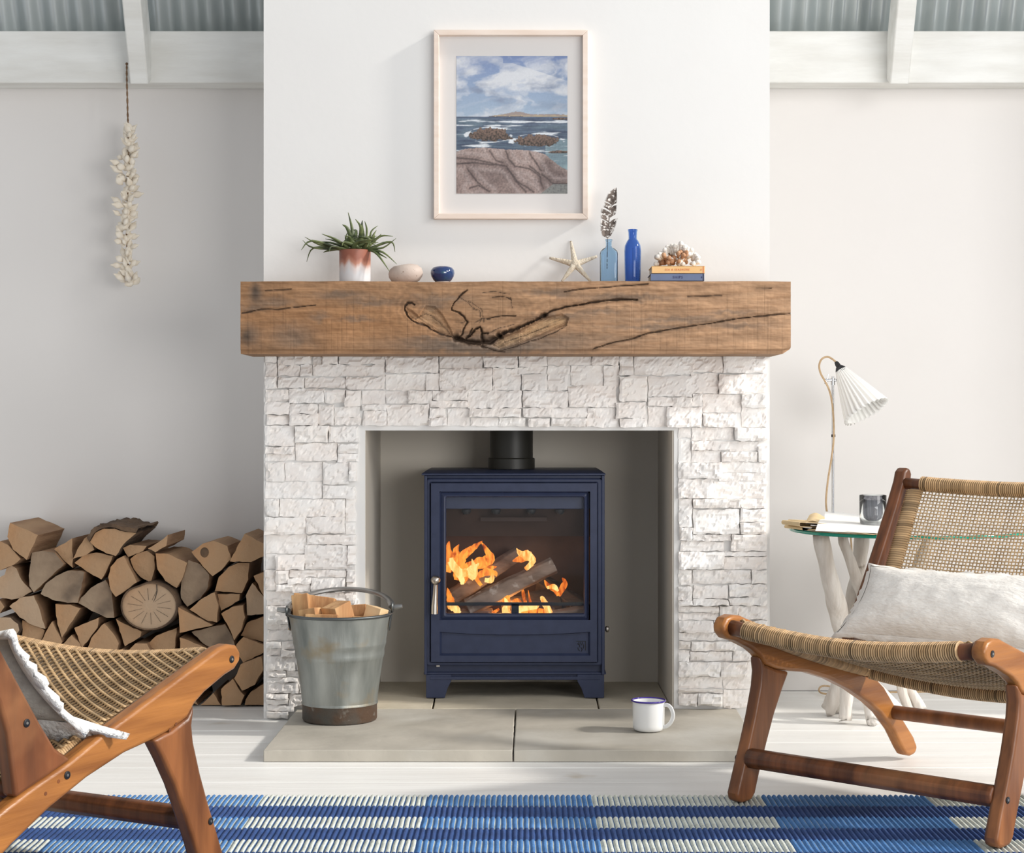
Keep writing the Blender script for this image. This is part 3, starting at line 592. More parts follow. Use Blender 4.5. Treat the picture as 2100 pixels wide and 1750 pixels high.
# firebox
g = G(); X0, X1 = sx(885), sx(1226)
g.box(X0, X1, 4.815, 4.83, sz(1300), sz(1000)); g.box(X0, X0 + .006, YS + .03, 4.82, sz(1300), sz(1000)); g.box(X1 - .006, X1, YS + .03, 4.82, sz(1300), sz(1000)); g.box(X0, X1, YS + .02, 4.82, sz(1290), sz(1278)); g.build('firebox_lining', 'firebrick', stove)
g = G(); Z0, Z1 = sz(1046), sz(1104)
g.add([(X0, YS + .035, Z0), (X1, YS + .035, Z0), (X1, 4.66, Z1), (X0, 4.66, Z1), (X0, YS + .035, Z0 + .006), (X1, YS + .035, Z0 + .006), (X1, 4.815, Z0), (X0, 4.815, Z0)], [(0, 1, 2, 3), (0, 4, 5, 1), (3, 2, 6, 7), (4, 7, 6, 5)])
g.box(sx(985), sx(1122), YS + .034, YS + .046, sz(1071), sz(1063)); g.build('baffle', 'baffle_brown', stove)
g = G(); g.box(X0, X1, YS + .012, YS + .030, sz(1045), sz(1010)); g.build('air_duct', 'iron_blue', stove, bevel=.002)
for q in (956, 1017, 1089, 1148):
    g = G(); g.tube([(sx(q), YS + .020, sz(1046)), (sx(q), YS + .020, sz(1051)), (sx(q), YS + .020, sz(1056))], [.0125, .0125, .008], 14); g.build('air_hole', 'iron_black', stove, smooth=True)
g = G(); g.box(sx(914), sx(1198), YS + .012, YS + .018, sz(1243.5), sz(1237)); g.box(sx(1049), sx(1064), YS + .012, YS + .018, sz(1262), sz(1240)); g.build('log_guard', 'iron_black', stove)
# burning logs
def split_log(name, A_, B_, w_, h_, mt, label, roll=0, d_end=.9):
    A_, B_ = Vector(A_), Vector(B_); t = (B_ - A_).normalized(); s_ = t.cross(Vector((0, 0, 1))).normalized(); u_ = s_.cross(t); g = G()
    P = [(-.5, -.35), (-.30, -.5), (.35, -.48), (.5, -.2), (.46, .25), (.1, .5), (-.38, .38)]; cr_, sr_ = math.cos(roll), math.sin(roll)
    rings = 9; vs = []
    for i in range(rings):
        f = i / (rings - 1); c = A_.lerp(B_, f); k = 1 + .12 * fbm(f * 3, w_ * 90, 2)
        for a, b in P:
            a2, b2 = a * cr_ - b * sr_, a * sr_ + b * cr_; n = 1 + .10 * fbm(f * 6, a * 3, b * 3 + w_ * 50)
            vs.append(tuple(c + s_ * a2 * w_ * k * n + u_ * b2 * h_ * k * n))
    n = len(P); fs = [(i * n + j, i * n + (j + 1) % n, (i + 1) * n + (j + 1) % n, (i + 1) * n + j) for i in range(rings - 1) for j in range(n)] + [tuple(range(n)), tuple(range((rings - 1) * n, rings * n))]
    g.add(vs, fs); o = g.build(name, mt, bevel=.002); return tag(o, label, 'log', 'logs burning in the stove')
split_log('burning_log', W(958, 1246, 4.635), W(1136, 1158, 4.655), .05, .048, 'ash_wood', 'grey-brown log laid slantwise across the front of the fire', .3)
split_log('burning_log', W(925, 1226, 4.72), W(1064, 1134, 4.76), .05, .046, 'ash_wood', 'paler log leaning behind the slanting front log in the fire', .2)
split_log('burning_log', W(1205, 1256, 4.66), W(1110, 1195, 4.74), .055, .05, 'charred', 'charred log at the right of the fire, low against the firebox wall', .6)
split_log('burning_log', W(1030, 1262, 4.69), W(1150, 1238, 4.70), .06, .085, 'charred', 'black charred log under the two slanting logs', .1)
split_log('burning_log', W(930, 1262, 4.65), W(1010, 1258, 4.66), .05, .03, 'ash_wood', 'ashy log end lying low at the left of the fire', .1)
split_log('burning_log', W(1130, 1264, 4.63), W(1200, 1255, 4.64), .04, .035, 'ash_wood', 'ashy log end lying low at the right of the fire', .1)
def c3s(x, y, d): return W(850 + x / 4.376, 870 + y / 4.376, d)
fire = thing('fire', 'orange and yellow flames over the logs inside the stove', 'fire', (0, 4.66, sz(1278)))
FL = [([(300, 1330), (320, 1230), (300, 1130), (312, 1050)], [.012, .02, .014, .001], 4.70, 0), ([(380, 1400), (400, 1290), (430, 1190), (530, 1110), (610, 1050)], [.012, .022, .018, .012, .001], 4.69, 0),
      ([(350, 1290), (390, 1220), (370, 1140), (400, 1080)], [.014, .02, .012, .001], 4.71, 0), ([(430, 1420), (480, 1310), (600, 1240), (680, 1210), (640, 1120), (600, 1060)], [.012, .024, .020, .018, .010, .001], 4.705, 0),
      ([(500, 1390), (540, 1320), (515, 1210)], [.014, .014, .001], 4.66, 1), ([(330, 1200), (350, 1270), (430, 1340), (520, 1300), (580, 1250)], [.006, .014, .016, .014, .001], 4.66, 1), ([(430, 1440), (420, 1380), (360, 1300), (300, 1240)], [.006, .012, .014, .002], 4.665, 1),
      ([(600, 1450), (560, 1380), (640, 1330), (720, 1340), (735, 1370)], [.006, .008, .016, .010, .001], 4.66, 0), ([(630, 1400), (690, 1400), (700, 1330)], [.008, .012, .001], 4.64, 1), ([(590, 1240), (650, 1290), (740, 1280)], [.010, .014, .001], 4.72, 0),
      ([(990, 1300), (1060, 1230), (1010, 1180), (950, 1160), (915, 1115)], [.004, .012, .020, .010, .001], 4.62, 1), ([(880, 1230), (950, 1210), (1040, 1190), (1090, 1215)], [.002, .014, .014, .001], 4.625, 0), ([(1000, 1310), (1050, 1260), (1075, 1215)], [.004, .009, .001], 4.615, 1),
      ([(1290, 1540), (1260, 1480), (1200, 1450), (1165, 1400)], [.006, .014, .010, .001], 4.63, 0), ([(1290, 1540), (1330, 1470), (1350, 1420), (1325, 1380)], [.008, .013, .010, .001], 4.63, 0), ([(1190, 1470), (1250, 1460), (1290, 1500)], [.006, .010, .004], 4.62, 1),
      ([(830, 1640), (820, 1560), (790, 1490), (770, 1460)], [.016, .018, .012, .002], 4.625, 0), ([(860, 1700), (820, 1680), (830, 1620), (810, 1560)], [.010, .018, .012, .002], 4.615, 1), ([(1000, 1620), (980, 1540), (960, 1420)], [.006, .008, .001], 4.66, 0), ([(1040, 1600), (1020, 1490)], [.005, .001], 4.66, 0),
      ([(950, 1700), (970, 1650), (1060, 1650), (1120, 1620)], [.010, .016, .014, .003], 4.615, 1), ([(1210, 1700), (1190, 1650), (1150, 1570), (1130, 1550)], [.014, .014, .010, .002], 4.612, 1), ([(960, 1700), (1040, 1690), (1130, 1680), (1210, 1690)], [.006, .008, .010, .004], 4.61, 0),
      ([(350, 1640), (320, 1570), (295, 1470)], [.012, .014, .001], 4.63, 0), ([(400, 1700), (370, 1660), (320, 1640), (295, 1600)], [.010, .014, .010, .002], 4.612, 1), ([(700, 1700), (760, 1660)], [.008, .004], 4.62, 0), ([(880, 1600), (920, 1580), (960, 1600)], [.006, .008, .002], 4.67, 0)]
for pth, rad, d, kind in FL:
    P = smooth_path([c3s(x, y, d) for x, y in pth], 5); n = len(P); rr_ = [float(np.interp(i / (n - 1), np.linspace(0, 1, len(rad)), rad)) * (.85 + .3 * R.random()) * .74 for i in range(n)]
    g = G(); g.tube(P, rr_, 8, flat=.45, up=(0, 1, 0)); g.build('flame', 'flame_yellow' if kind else 'flame_orange', fire, smooth=True, angle=0)
l_ = light('fire_glow', 'POINT', W(1040, 1235, 4.66), (0, 0, 0), 1.3, (1, .48, .16), shadow_soft_size=.06)

# ================= BUCKET =================
bc = (-.4300, 4.262); zb_ = .0285
bk = thing('metal_bucket', 'weathered galvanised bucket full of split kindling at the left of the hearth', 'bucket', (bc[0], bc[1], zb_))
tilt = Matrix.Identity(4)
prof = [(.0885, 0), (.0905, .004), (.0905, .036), (.0925, .040), (.0925, .043), (.0910, .046), (.0945, .075), (.0995, .110), (.1050, .148), (.1062, .150), (.1080, .156), (.1085, .163), (.1083, .170), (.1105, .178), (.1125, .184), (.1132, .188), (.1130, .193), (.1165, .214), (.1210, .242), (.1250, .256)]
inner = [(.1225, .256), (.118, .240), (.100, .120), (.088, .02), (.001, .018)]
g = G(); g.lathe([(.001, .012), (.086, .010), (.0885, 0)] + prof[1:4] , bc + (zb_,), 48); g.build('foot_ring', 'bucket_foot', bk, smooth=True, angle=50)
g = G(); g.lathe(prof[3:] + inner, bc + (zb_,), 56); g.build('bucket_body', 'bucket_zinc', bk, smooth=True, angle=50)
g = G(); g.tube([(bc[0] + .1245 * math.cos(a), bc[1] + .1245 * math.sin(a), zb_ + .256) for a in [2 * math.pi * i / 48 for i in range(49)]], .0038, 8, caps=False); g.build('rim', 'bucket_dark', bk, smooth=True, angle=0)
for s_ in (-1, 1):
    g = G(); ex = bc[0] + s_ * .128; ez = zb_ + (.262 if s_ < 0 else .272)
    g.tube([(ex + s_ * .000 + .004 * math.cos(a) * 0, bc[1] + .011 * math.cos(a), ez + .011 * math.sin(a)) for a in [2 * math.pi * i / 16 for i in range(17)]], .003, 6, caps=False)
    g.prism([(-.016, 0), (.016, 0), (.013, -.028), (0, -.038), (-.013, -.028)], lambda a, b: (bc[0] + s_ * (.1265 + b * .13), bc[1] + a, zb_ + .252 + b), lambda a, b: (bc[0] + s_ * (.1240 + b * .13), bc[1] + a, zb_ + .252 + b))
    g.build('ear', 'bucket_dark', bk, smooth=True)
g = G(); bp = []
for i in range(33):
    a = math.pi * (1 - i / 32); x = bc[0] + .126 * math.cos(a) * (1 + .0 * i); y = bc[1] + .105 * math.sin(a) * .92; z = zb_ + .264 + .038 * math.sin(a) + .008 * i / 32
    bp.append((x, y, z))
g.tube(bp, .0080, 8, flat=.75, up=(0, 0, 1))
for s_, e_ in ((-1, bp[0]), (1, bp[-1])): g.tube([e_, (e_[0] + s_ * .010, e_[1], e_[2]), (e_[0] + s_ * .026, e_[1], e_[2] + .002)], [.0055, .0075, .0055], 10)
g.build('bail_handle', 'bucket_bail', bk, smooth=True, angle=50)
def chunk(A_, B_, w_, h_, roll, mt, label, P=None):
    A_, B_ = Vector(A_), Vector(B_); t = (B_ - A_).normalized(); rf = Vector((0, 1, 0)) if abs(t.y) < .8 else Vector((0, 0, 1)); s_ = t.cross(rf).normalized(); u_ = s_.cross(t)
    P = P or [(-.5, -.5), (.5, -.45), (.42, .5), (-.45, .42)]; c_, q_ = math.cos(roll), math.sin(roll); g = G()
    vs = [tuple(c + s_ * ((a * c_ - b * q_) * w_) + u_ * ((a * q_ + b * c_) * h_)) for c in (A_, B_) for a, b in P]; n = len(P)
    g.add(vs, [tuple(range(n)), tuple(range(2 * n - 1, n - 1, -1))] + [(i, n + i, n + (i + 1) % n, (i + 1) % n) for i in range(n)])
    return tag(g.build('kindling_block', mt, bevel=.0015), label, 'wood', 'kindling in the bucket')
def K(px, py, dy=0): return W(px, py, bc[1] + dy)
chunk(K(626, 1300, .02), K(618, 1221, .04), .042, .05, .1, 'kindling', 'pale orange split block standing at the left edge of the bucket')
chunk(K(640, 1300, .03), K(652, 1224, .05), .10, .05, .2, 'kindling', 'widest orange split block with bark-brown face behind the bucket handle', [(-.5, -.3), (.5, -.45), (.5, .1), (.1, .5), (-.4, .35)])
chunk(K(645, 1310, -.055), K(636, 1249, -.045), .045, .05, .3, 'kindling', 'short block with a bright cut edge at the front left of the bucket')
chunk(K(705, 1300, -.03), K(688, 1240, -.045), .052, .05, .78, 'kindling', 'ridged block tilted up in the middle of the bucket', [(-.5, -.5), (.5, -.5), (.5, .5), (-.5, .5)])
chunk(K(728, 1300, .03), K(726, 1243, .045), .07, .05, .1, 'kindling', 'orange block leaning behind the middle right of the bucket')
chunk(K(758, 1310, -.02), K(776, 1246, -.015), .045, .045, .5, 'kindling_pale', 'palest cut block poking up at the right of the bucket')
chunk(K(662, 1300, -.07), K(664, 1262, -.06), .08, .04, .1, 'kindling', 'low brown block lying along the front rim of the bucket')
chunk(K(740, 1312, -.06), K(742, 1266, -.05), .05, .04, -.2, 'kindling', 'small brown block low at the front right of the bucket')

# ================= MUG =================
mc = W(1330, 1490, 4.105); mug = thing('enamel_mug', 'white enamel mug with a dark blue rim on the hearth slab', 'mug', (mc[0], mc[1], .0285))
g = G(); g.lathe([(.001, .001), (.029, .0), (.034, .0025), (.0368, .008), (.0372, .014), (.0376, .069), (.0366, .069), (.0362, .016), (.030, .006), (.001, .005)], (mc[0], mc[1], .0285), 48); g.build('cup', 'enamel_white', mug, smooth=True, angle=60)
g = G(); g.tube([(mc[0] + .0392 * math.cos(a), mc[1] + .0392 * math.sin(a), .0285 + .0700) for a in [2 * math.pi * i / 48 for i in range(49)]], .0021, 10, caps=False); g.build('rim', 'enamel_blue', mug, smooth=True, angle=0)
g = G(); hd = Vector((.93, -.37, 0)); P = smooth_path([Vector((mc[0], mc[1], .0285)) + hd * a + Vector((0, 0, b)) for a, b in ((.034, .060), (.045, .062), (.054, .056), (.059, .044), (.059, .034), (.054, .022), (.045, .013), (.035, .009))], 6)
g.tube(P, .0048, 10, flat=.4, up=(.37, .93, 0)); g.build('handle', 'enamel_white', mug, smooth=True, angle=0)

# ================= PICTURE =================
yp = 4.409; sp_ = F / yp
def qx(p): return (p - VX) / sp_
def qz(p): return H - (p - HY) / sp_
pic = thing('framed_picture', 'pale pink-wood framed seascape print hanging above the mantel beam', 'picture', (qx(1047), 4.428, qz(449)))
L_, T_, R_, B_ = 889.5, 61, 1206, 449
wv = 11
def bar(P): 
    g = G(); g.prism([(qx(a), qz(b)) for a, b in P], lambda a, b: (a, yp, b), lambda a, b: (a, 4.4285, b)); g.build('frame_moulding', 'pine_frame', pic, bevel=.0012)
bar([(L_, T_), (R_, T_), (R_ - wv, T_ + wv), (L_ + wv, T_ + wv)]); bar([(L_, B_), (L_ + wv, B_ - wv), (R_ - wv, B_ - wv), (R_, B_)])
bar([(L_, T_), (L_ + wv, T_ + wv), (L_ + wv, B_ - wv), (L_, B_)]); bar([(R_, T_), (R_, B_), (R_ - wv, B_ - wv), (R_ - wv, T_ + wv)])
g = G(); g.box(qx(L_ + wv), qx(R_ - wv), yp + .016, yp + .019, qz(B_ - wv), qz(T_ + wv)); g.build('mat_board', 'mat_board', pic)
def rock(u, v, cx, cy, a, b): return 1 - ((u - cx) / a) ** 2 - (max(v - cy, 0) / (b * .6)) ** 2 - (min(v - cy, 0) / b) ** 2
ridge = [(0, .695), (.08, .675), (.25, .665), (.45, .680), (.58, .682), (.72, .695), (.80, .715), (.86, .755), (.93, .80), (1, .83)]
cracks = [[(0, .785), (.15, .775), (.33, .79), (.36, .785)], [(.30, .69), (.36, .76), (.42, .775)], [(.45, .69), (.47, .75), (.53, .80), (.66, .82), (.75, .88), (.78, .96)], [(.66, .70), (.70, .76), (.76, .83)],
          [(.33, .785), (.45, .80), (.53, .90), (.62, .99)], [(.46, .82), (.56, .92), (.70, .99)], [(.10, .82), (.17, .90), (.28, .98)], [(.76, .86), (.88, .93), (1, .93)], [(.12, .96), (.2, .94), (.3, .985)], [(0, .74), (.2, .755), (.33, .785)], [(.66, .80), (.74, .86)]]
def pdist(u, v, P):
    b = 9
    for (ax, ay), (bx, by) in zip(P[:-1], P[1:]):
        dx, dy_ = bx - ax, by - ay; t = max(0, min(1, ((u - ax) * dx + (v - ay) * dy_) / (dx * dx + dy_ * dy_))); b = min(b, math.hypot(u - ax - t * dx, (v - ay - t * dy_) * 1.25))
    return b
def mixc(a, b, t): t = max(0, min(1, t)); return tuple(a[i] + (b[i] - a[i]) * t for i in range(3))
def pcol(u, v):
    v = 1 - v; n1 = fbm(u * 3.2, v * 7, 1, 5); n2 = fbm(u * 60, v * 75, 2, 2)
    hz = .44
    rd = float(np.interp(u, [a for a, b in ridge], [b for a, b in ridge])) + .004 * fbm(u * 30, 0, 5)
    if v > rd:
        c = mixc((.33, .245, .22), (.17, .12, .11), .5 + 1.1 * fbm(u * 4, v * 5, 7, 4)); c = mixc(c, (.42, .33, .30), max(0, .4 - (v - rd) * 6) + .3 * fbm(u * 9, v * 12, 3))
        dmin = min(pdist(u + .012 * fbm(u * 12, v * 12, 9), v, P) for P in cracks); c = mixc((.045, .03, .03), c, .15 + dmin / .016)
        c = mixc(c, (.50, .42, .40), .35 * math.exp(-((dmin - .05) / .02) ** 2))
        if v > .93 and u > .76 + (1 - v) * 1.6: c = mixc((.30, .31, .29), (.12, .12, .12), .5 + n2)
        k = 1 + .45 * n2; return tuple(min(1, max(.01, q * k)) for q in c)
    if v > hz:
        t = (v - hz) / .25; c = mixc((.12, .16, .24), (.10, .15, .20), t); wv_ = fbm(u * 5, v * 75, 4, 4); c = mixc(c, (.05, .07, .12), .5 + .9 * wv_)
        c = mixc(c, (.30, .43, .46), .6 * max(0, fbm(u * 2, v * 9, 6)) + (.5 if v > .6 and u > .8 else 0)); foam = fbm(u * 3, v * 34, 12, 5)
        near = max(0, 1 - abs(v - .478) / .014) * (.5 + u) + max(0, 1 - abs(v - .503) / .010) * (1.1 if u < .4 else .1)
        for (cx, cy, a, b) in ((.29, .585, .19, .062), (.73, .625, .22, .055)):
            r_ = rock(u, v, cx, cy, a, b); near += max(0, 1 - abs(r_ + .15) / .35) * .9
        if foam * 1.4 + near > .55: c = mixc(c, (.72, .76, .80), min(1, (foam * 1.4 + near - .55) * 2.5))
        for (cx, cy, a, b) in ((.31, .582, .185, .064), (.73, .625, .21, .056), (.47, .60, .04, .012), (.93, .700, .10, .014), (.95, .458, .09, .010)):
            if rock(u, v, cx, cy, a, b) + .5 * fbm(u * 22, v * 26, 5, 3) > .12: q = .5 + n2; return mixc((.20, .13, .10), (.035, .028, .022), q + (v - cy) / b * .5)
        return tuple(max(.01, q * (1 + .15 * n2)) for q in c)
    hill = .443 - .030 * math.exp(-((u - .56) / .10) ** 2) - .016 * math.exp(-((u - .42) / .12) ** 2) - .014 * max(0, min(1, (u - .6) / .3)) - .012 * max(0, 1 - abs(u - .75) / .3)
    if u > .17 and v > hill + .003 * fbm(u * 40, 0, 1): return mixc((.33, .27, .25), (.55, .44, .26), (v - .425) / .02 + fbm(u * 20, v * 60, 2) * .6) if v < .437 + .004 * fbm(u * 30, 3, 1) or u > .6 else (.16, .13, .13)
    t = v / hz; sky = mixc((.17, .24, .45), (.36, .46, .58), t ** .8); cl = fbm(u * 2.2 + .7 * n1, v * 5.5 + u * 1.2, 21, 5); m_ = .40 + cl * 1.5 + .32 * math.exp(-((v - .16) / .12) ** 2) - (.5 if v < .05 + .13 * max(0, u - .5) * 2 and u > .42 else 0)
    c = mixc(sky, (.66, .68, .72), m_); dk = fbm(u * 3.2 + 4, v * 9, 31, 5); c = mixc(c, (.24, .29, .40), max(0, dk + .05) * 1.9 * math.exp(-((v - .25) / .10) ** 2) + .25 * max(0, dk)); return tuple(max(.01, q * (1 + .05 * n2)) for q in c)
g = G(); pa, pb_, pc, pd = qx(935.5), qx(1164), qz(395.5), qz(112.5)
g.grid(230, 285, lambda u, v: (pa + (pb_ - pa) * u, yp + .0152, pc + (pd - pc) * v), pcol); g.build('print', 'print', pic, attr=True, recalc=False)
g = G(); g.box(qx(L_ + wv), qx(R_ - wv), yp + .010, yp + .0115, qz(B_ - wv), qz(T_ + wv)); g.build('glass', 'frame_glass', pic)
# ================= THINGS ON THE MANTEL =================
ZM = 1.0905
pp = ((728 - VX) * 4.33 / F, 4.33); pot = thing('potted_plant', 'spiky green trailing plant in a rust and white glazed pot on the mantel', 'plant', (pp[0], pp[1], ZM))
g = G(); g.lathe([(.001, .002), (.037, .0), (.0385, .004), (.0388, .082), (.0365, .083), (.0362, .076), (.001, .074)], (pp[0], pp[1], ZM), 40); g.build('pot', 'pot_glaze', pot, smooth=True, angle=50)
g = G(); g.lathe([(.001, .0745), (.0355, .0745), (.0355, .076), (.001, .077)], (pp[0], pp[1], ZM), 24); g.build('soil', 'soil', pot)
LV = [[(650, 640), (660, 500), (620, 330)], [(650, 600), (610, 490), (560, 455)], [(740, 600), (750, 480), (695, 400)], [(770, 600), (760, 480), (765, 410)], [(800, 600), (810, 500), (790, 420)], [(830, 620), (860, 520), (925, 465)], [(840, 640), (880, 560), (910, 510)],
      [(860, 640), (960, 570), (1080, 575)], [(860, 650), (920, 590), (960, 550)], [(850, 700), (980, 690), (1110, 595)], [(860, 690), (1060, 630), (1100, 735)], [(860, 700), (980, 640), (1050, 640)], [(850, 720), (980, 740), (1120, 860)], [(850, 720), (930, 770), (1045, 935)], [(840, 700), (950, 760), (1020, 800)],
      [(780, 690), (800, 730), (825, 790)], [(770, 700), (760, 740), (760, 780)], [(600, 680), (480, 600), (350, 550)], [(600, 690), (440, 640), (300, 630)], [(560, 700), (330, 660), (175, 580)], [(560, 710), (260, 690), (155, 615)], [(560, 710), (250, 620), (140, 715)], [(540, 710), (270, 690), (195, 835)],
      [(580, 700), (450, 680), (425, 730)], [(560, 700), (420, 720), (365, 740)], [(600, 680), (480, 620), (385, 600)], [(650, 650), (630, 580), (580, 570)], [(660, 680), (620, 620), (625, 560)], [(680, 650), (700, 520), (650, 515)], [(700, 690), (600, 610), (610, 540)], [(720, 700), (650, 600), (700, 560)],
      [(560, 705), (400, 660), (290, 650)], [(600, 700), (480, 700), (380, 690)]]
for k_ in range(22): LV.append([(700 + R.uniform(-60, 90), 700), (700 + R.uniform(-120, 160), 640 + R.uniform(-40, 30)), (700 + R.uniform(-160, 230), 600 + R.uniform(-50, 90))])
for pts in LV:
    b = (690 + (pts[0][0] - 700) * .35, 725); d0 = 4.33; dt = R.uniform(-.055, .05); P = [b] + pts
    Q = smooth_path([W(590 + x / 5, 370 + y / 5, d0 + dt * f) for (x, y), f in zip(P, (0, .35, .75, 1))], 4); n = len(Q); wd = R.uniform(.0040, .0054)
    g = G(); g.tube(Q, [wd * (.7 + .5 * math.sin(math.pi * min(1, i / (n - 1) * 1.1))) * (1 - .75 * (i / (n - 1)) ** 4) for i in range(n)], 6, flat=.55); g.build('leaf', 'leaf', pot, smooth=True, angle=0)

def top1(o, label, cat, group=None): return tag(o, label, cat, group)
g = G(); c_ = ((832 - VX) * 4.33 / F, 4.33); g.lathe([(.001, .002), (.022, 0), (.033, .006), (.0400, .017), (.0415, .026), (.038, .037), (.029, .0445), (.014, .0475), (.001, .048)], c_ + (ZM,), 40, fn=lambda r, z, a: (r * math.cos(a) * (1 + .03 * math.cos(2 * a)), r * math.sin(a) * .8, z + .002 * math.cos(a) * (r > .01)))
top1(g.build('stoneware_pebble', 'stoneware', smooth=True, angle=60), 'speckled beige rounded stoneware vessel beside the potted plant', 'ornament')
bv = thing('glazed_vase', 'small squat glossy dark blue glazed vase on the mantel', 'vase', ((907.5 - VX) * 4.33 / F, 4.33, ZM))
bl = tuple(bv.location)
g = G(); g.lathe([(.0175, .004), (.0225, .009), (.0280, .018), (.0300, .026), (.0292, .033), (.0245, .0395), (.0165, .0425), (.0095, .0428), (.0080, .0415), (.0080, .038), (.020, .033), (.023, .022), (.001, .010)], bl, 48); g.build('vase_body', 'blue_glaze', bv, smooth=True, angle=0)
g = G(); g.lathe([(.001, 0), (.0178, 0), (.0185, .003), (.018, .0065), (.001, .0065)], bl, 32); g.build('foot', 'stoneware', bv, smooth=True)

# starfish leaning on the wall
g = G(); cx, cz = 1179.6, 542; tips = [(1170.6, 495), (1127, 529), (1224.5, 526), (1152.5, 577), (1211, 577)]
def sd(py): return 4.345 + (577 - py) / 82 * .075
for tx_, ty_ in tips:
    P = [Vector(W(cx + (tx_ - cx) * f, cz + (ty_ - cz) * f, sd(cz + (ty_ - cz) * f))) for f in np.linspace(0, 1, 9)]
    L0 = (P[-1] - P[0]).length; g.tube(P, [.0098 - .0068 * f ** .8 for f in np.linspace(0, 1, 9)], 10, flat=.75, up=(0, 1, .3))
g.ball(W(cx, cz, sd(cz)), .0125, 14, 8, sc=(1, .8, 1))
top1(g.build('starfish', 'starfish', smooth=True, angle=0), 'cream five-armed starfish leaning against the chimney breast on the mantel', 'starfish')

# bottles
b1 = ((1248.5 - VX) * 4.33 / F, 4.33); bt = thing('glass_bottle', 'pale blue clear glass bottle holding the brown feather', 'bottle', (b1[0], b1[1], ZM)); 
def sq(r, z, a):
    k = 1 if r < .0085 else min(1, (r - .0085) / .004); p = 2 + 4 * k; c, s_ = math.cos(a), math.sin(a); q = (abs(c) ** p + abs(s_) ** p) ** (-1 / p)
    dpt = 1 - .38 * k; return (r * q * c, r * q * s_ * dpt, z)
g = G(); g.lathe([(.001, .0005), (.0205, 0), (.0220, .003), (.0222, .073), (.0205, .080), (.0140, .0865), (.0078, .0895), (.0073, .094), (.0075, .104), (.0090, .1055), (.0090, .1095), (.0076, .110), (.0058, .110), (.0056, .093), (.011, .0855), (.019, .078), (.0202, .072), (.0200, .006), (.001, .005)], b1 + (ZM,), 48, fn=sq)
g.build('bottle_glass', 'glass_pale_blue', bt, smooth=True, angle=60)
b2 = ((1297.5 - VX) * 4.33 / F, 4.33); b2o = thing('glass_bottle', 'cobalt blue embossed glass bottle, taller and darker than its neighbour', 'bottle', (b2[0], b2[1], ZM))
g = G(); g.lathe([(.001, .0005), (.0175, 0), (.0190, .003), (.0198, .03), (.0208, .080), (.0195, .094), (.0140, .1055), (.0110, .109), (.0100, .112), (.0105, .127), (.0112, .129), (.0118, .1315), (.0118, .134), (.0092, .1345), (.0080, .133), (.0078, .110), (.013, .103), (.0175, .092), (.0186, .080), (.017, .006), (.001, .005)], b2 + (ZM,), 40); g.build('bottle_glass', 'glass_cobalt', b2o, smooth=True, angle=60)
g = G()
for row in range(15):
    for a in (-.95, -.45, .1): 
        an = -math.pi / 2 + a + .9; r_ = .0198 + .0008 * row / 14; g.ball((b2[0] + r_ * math.cos(an), b2[1] + r_ * math.sin(an), ZM + .012 + row * .0052), .0012, 6, 4)
q = g.build('embossing', 'glass_cobalt', b2o, smooth=True, angle=0); q['kind'] = 'stuff'

# feather
fe = thing('feather', 'brown and white speckled feather standing in the pale blue bottle', 'feather', (b1[0], b1[1], ZM + .012))
def c4(x, y, d=4.33): return W(1100 + x / 5.526, 370 + y / 5.526, d)
rach = smooth_path([c4(800, 1000), c4(806, 740), c4(812, 600), c4(822, 440), c4(845, 280), c4(880, 150), c4(906, 78)], 8); n = len(rach)
g = G(); g.tube(rach, [.0012 * (1 - .7 * i / n) for i in range(n)], 6); g.build('rachis', 'feather', fe, smooth=True, angle=0)
Lp = {620: 740, 560: 722, 500: 722, 450: 724, 400: 726, 350: 726, 310: 735, 270: 775, 240: 765, 200: 785, 150: 805, 110: 850, 80: 895}; Rp = {620: 850, 560: 885, 500: 905, 430: 925, 380: 905, 330: 912, 280: 916, 200: 916, 150: 916, 110: 912, 80: 910}
for side, T_b, gaps in ((-1, Lp, ((300, 318), (232, 246), (365, 378), (430, 442), (500, 508))), (1, Rp, ((255, 275), (385, 425)))):
    g = G(); ks = sorted(T_b)
    for yy in np.arange(84, 628, 3.4):
        if any(a < yy < b for a, b in gaps): continue
        xo = float(np.interp(yy, ks, [T_b[k] for k in ks])); rx = float(np.interp(yy, [78, 150, 280, 440, 600, 740], [906, 880, 845, 822, 812, 806])); yb0 = yy + abs(xo - rx) * .45 + 6
        p0 = Vector(c4(rx, yb0)); p1 = Vector(c4((rx + xo) / 2, yy + abs(xo - rx) * .18, 4.328)); p2 = Vector(c4(xo + R.uniform(-3, 3), yy, 4.325)); h = Vector((0, .0001, -.00085)); e = Vector((0, .0005, 0))
        g.add([p0 - h, p0 + h, p1 + h, p1 - h, p2, p0 - h + e, p0 + h + e, p1 + h + e, p1 - h + e, p2 + e], [(0, 1, 2, 3), (3, 2, 4), (5, 8, 7, 6), (8, 9, 7), (0, 5, 6, 1), (1, 6, 7, 2), (2, 7, 9, 4), (0, 3, 8, 5), (3, 4, 9, 8)])
    q = g.build('vane', 'feather', fe); q['kind'] = 'stuff'

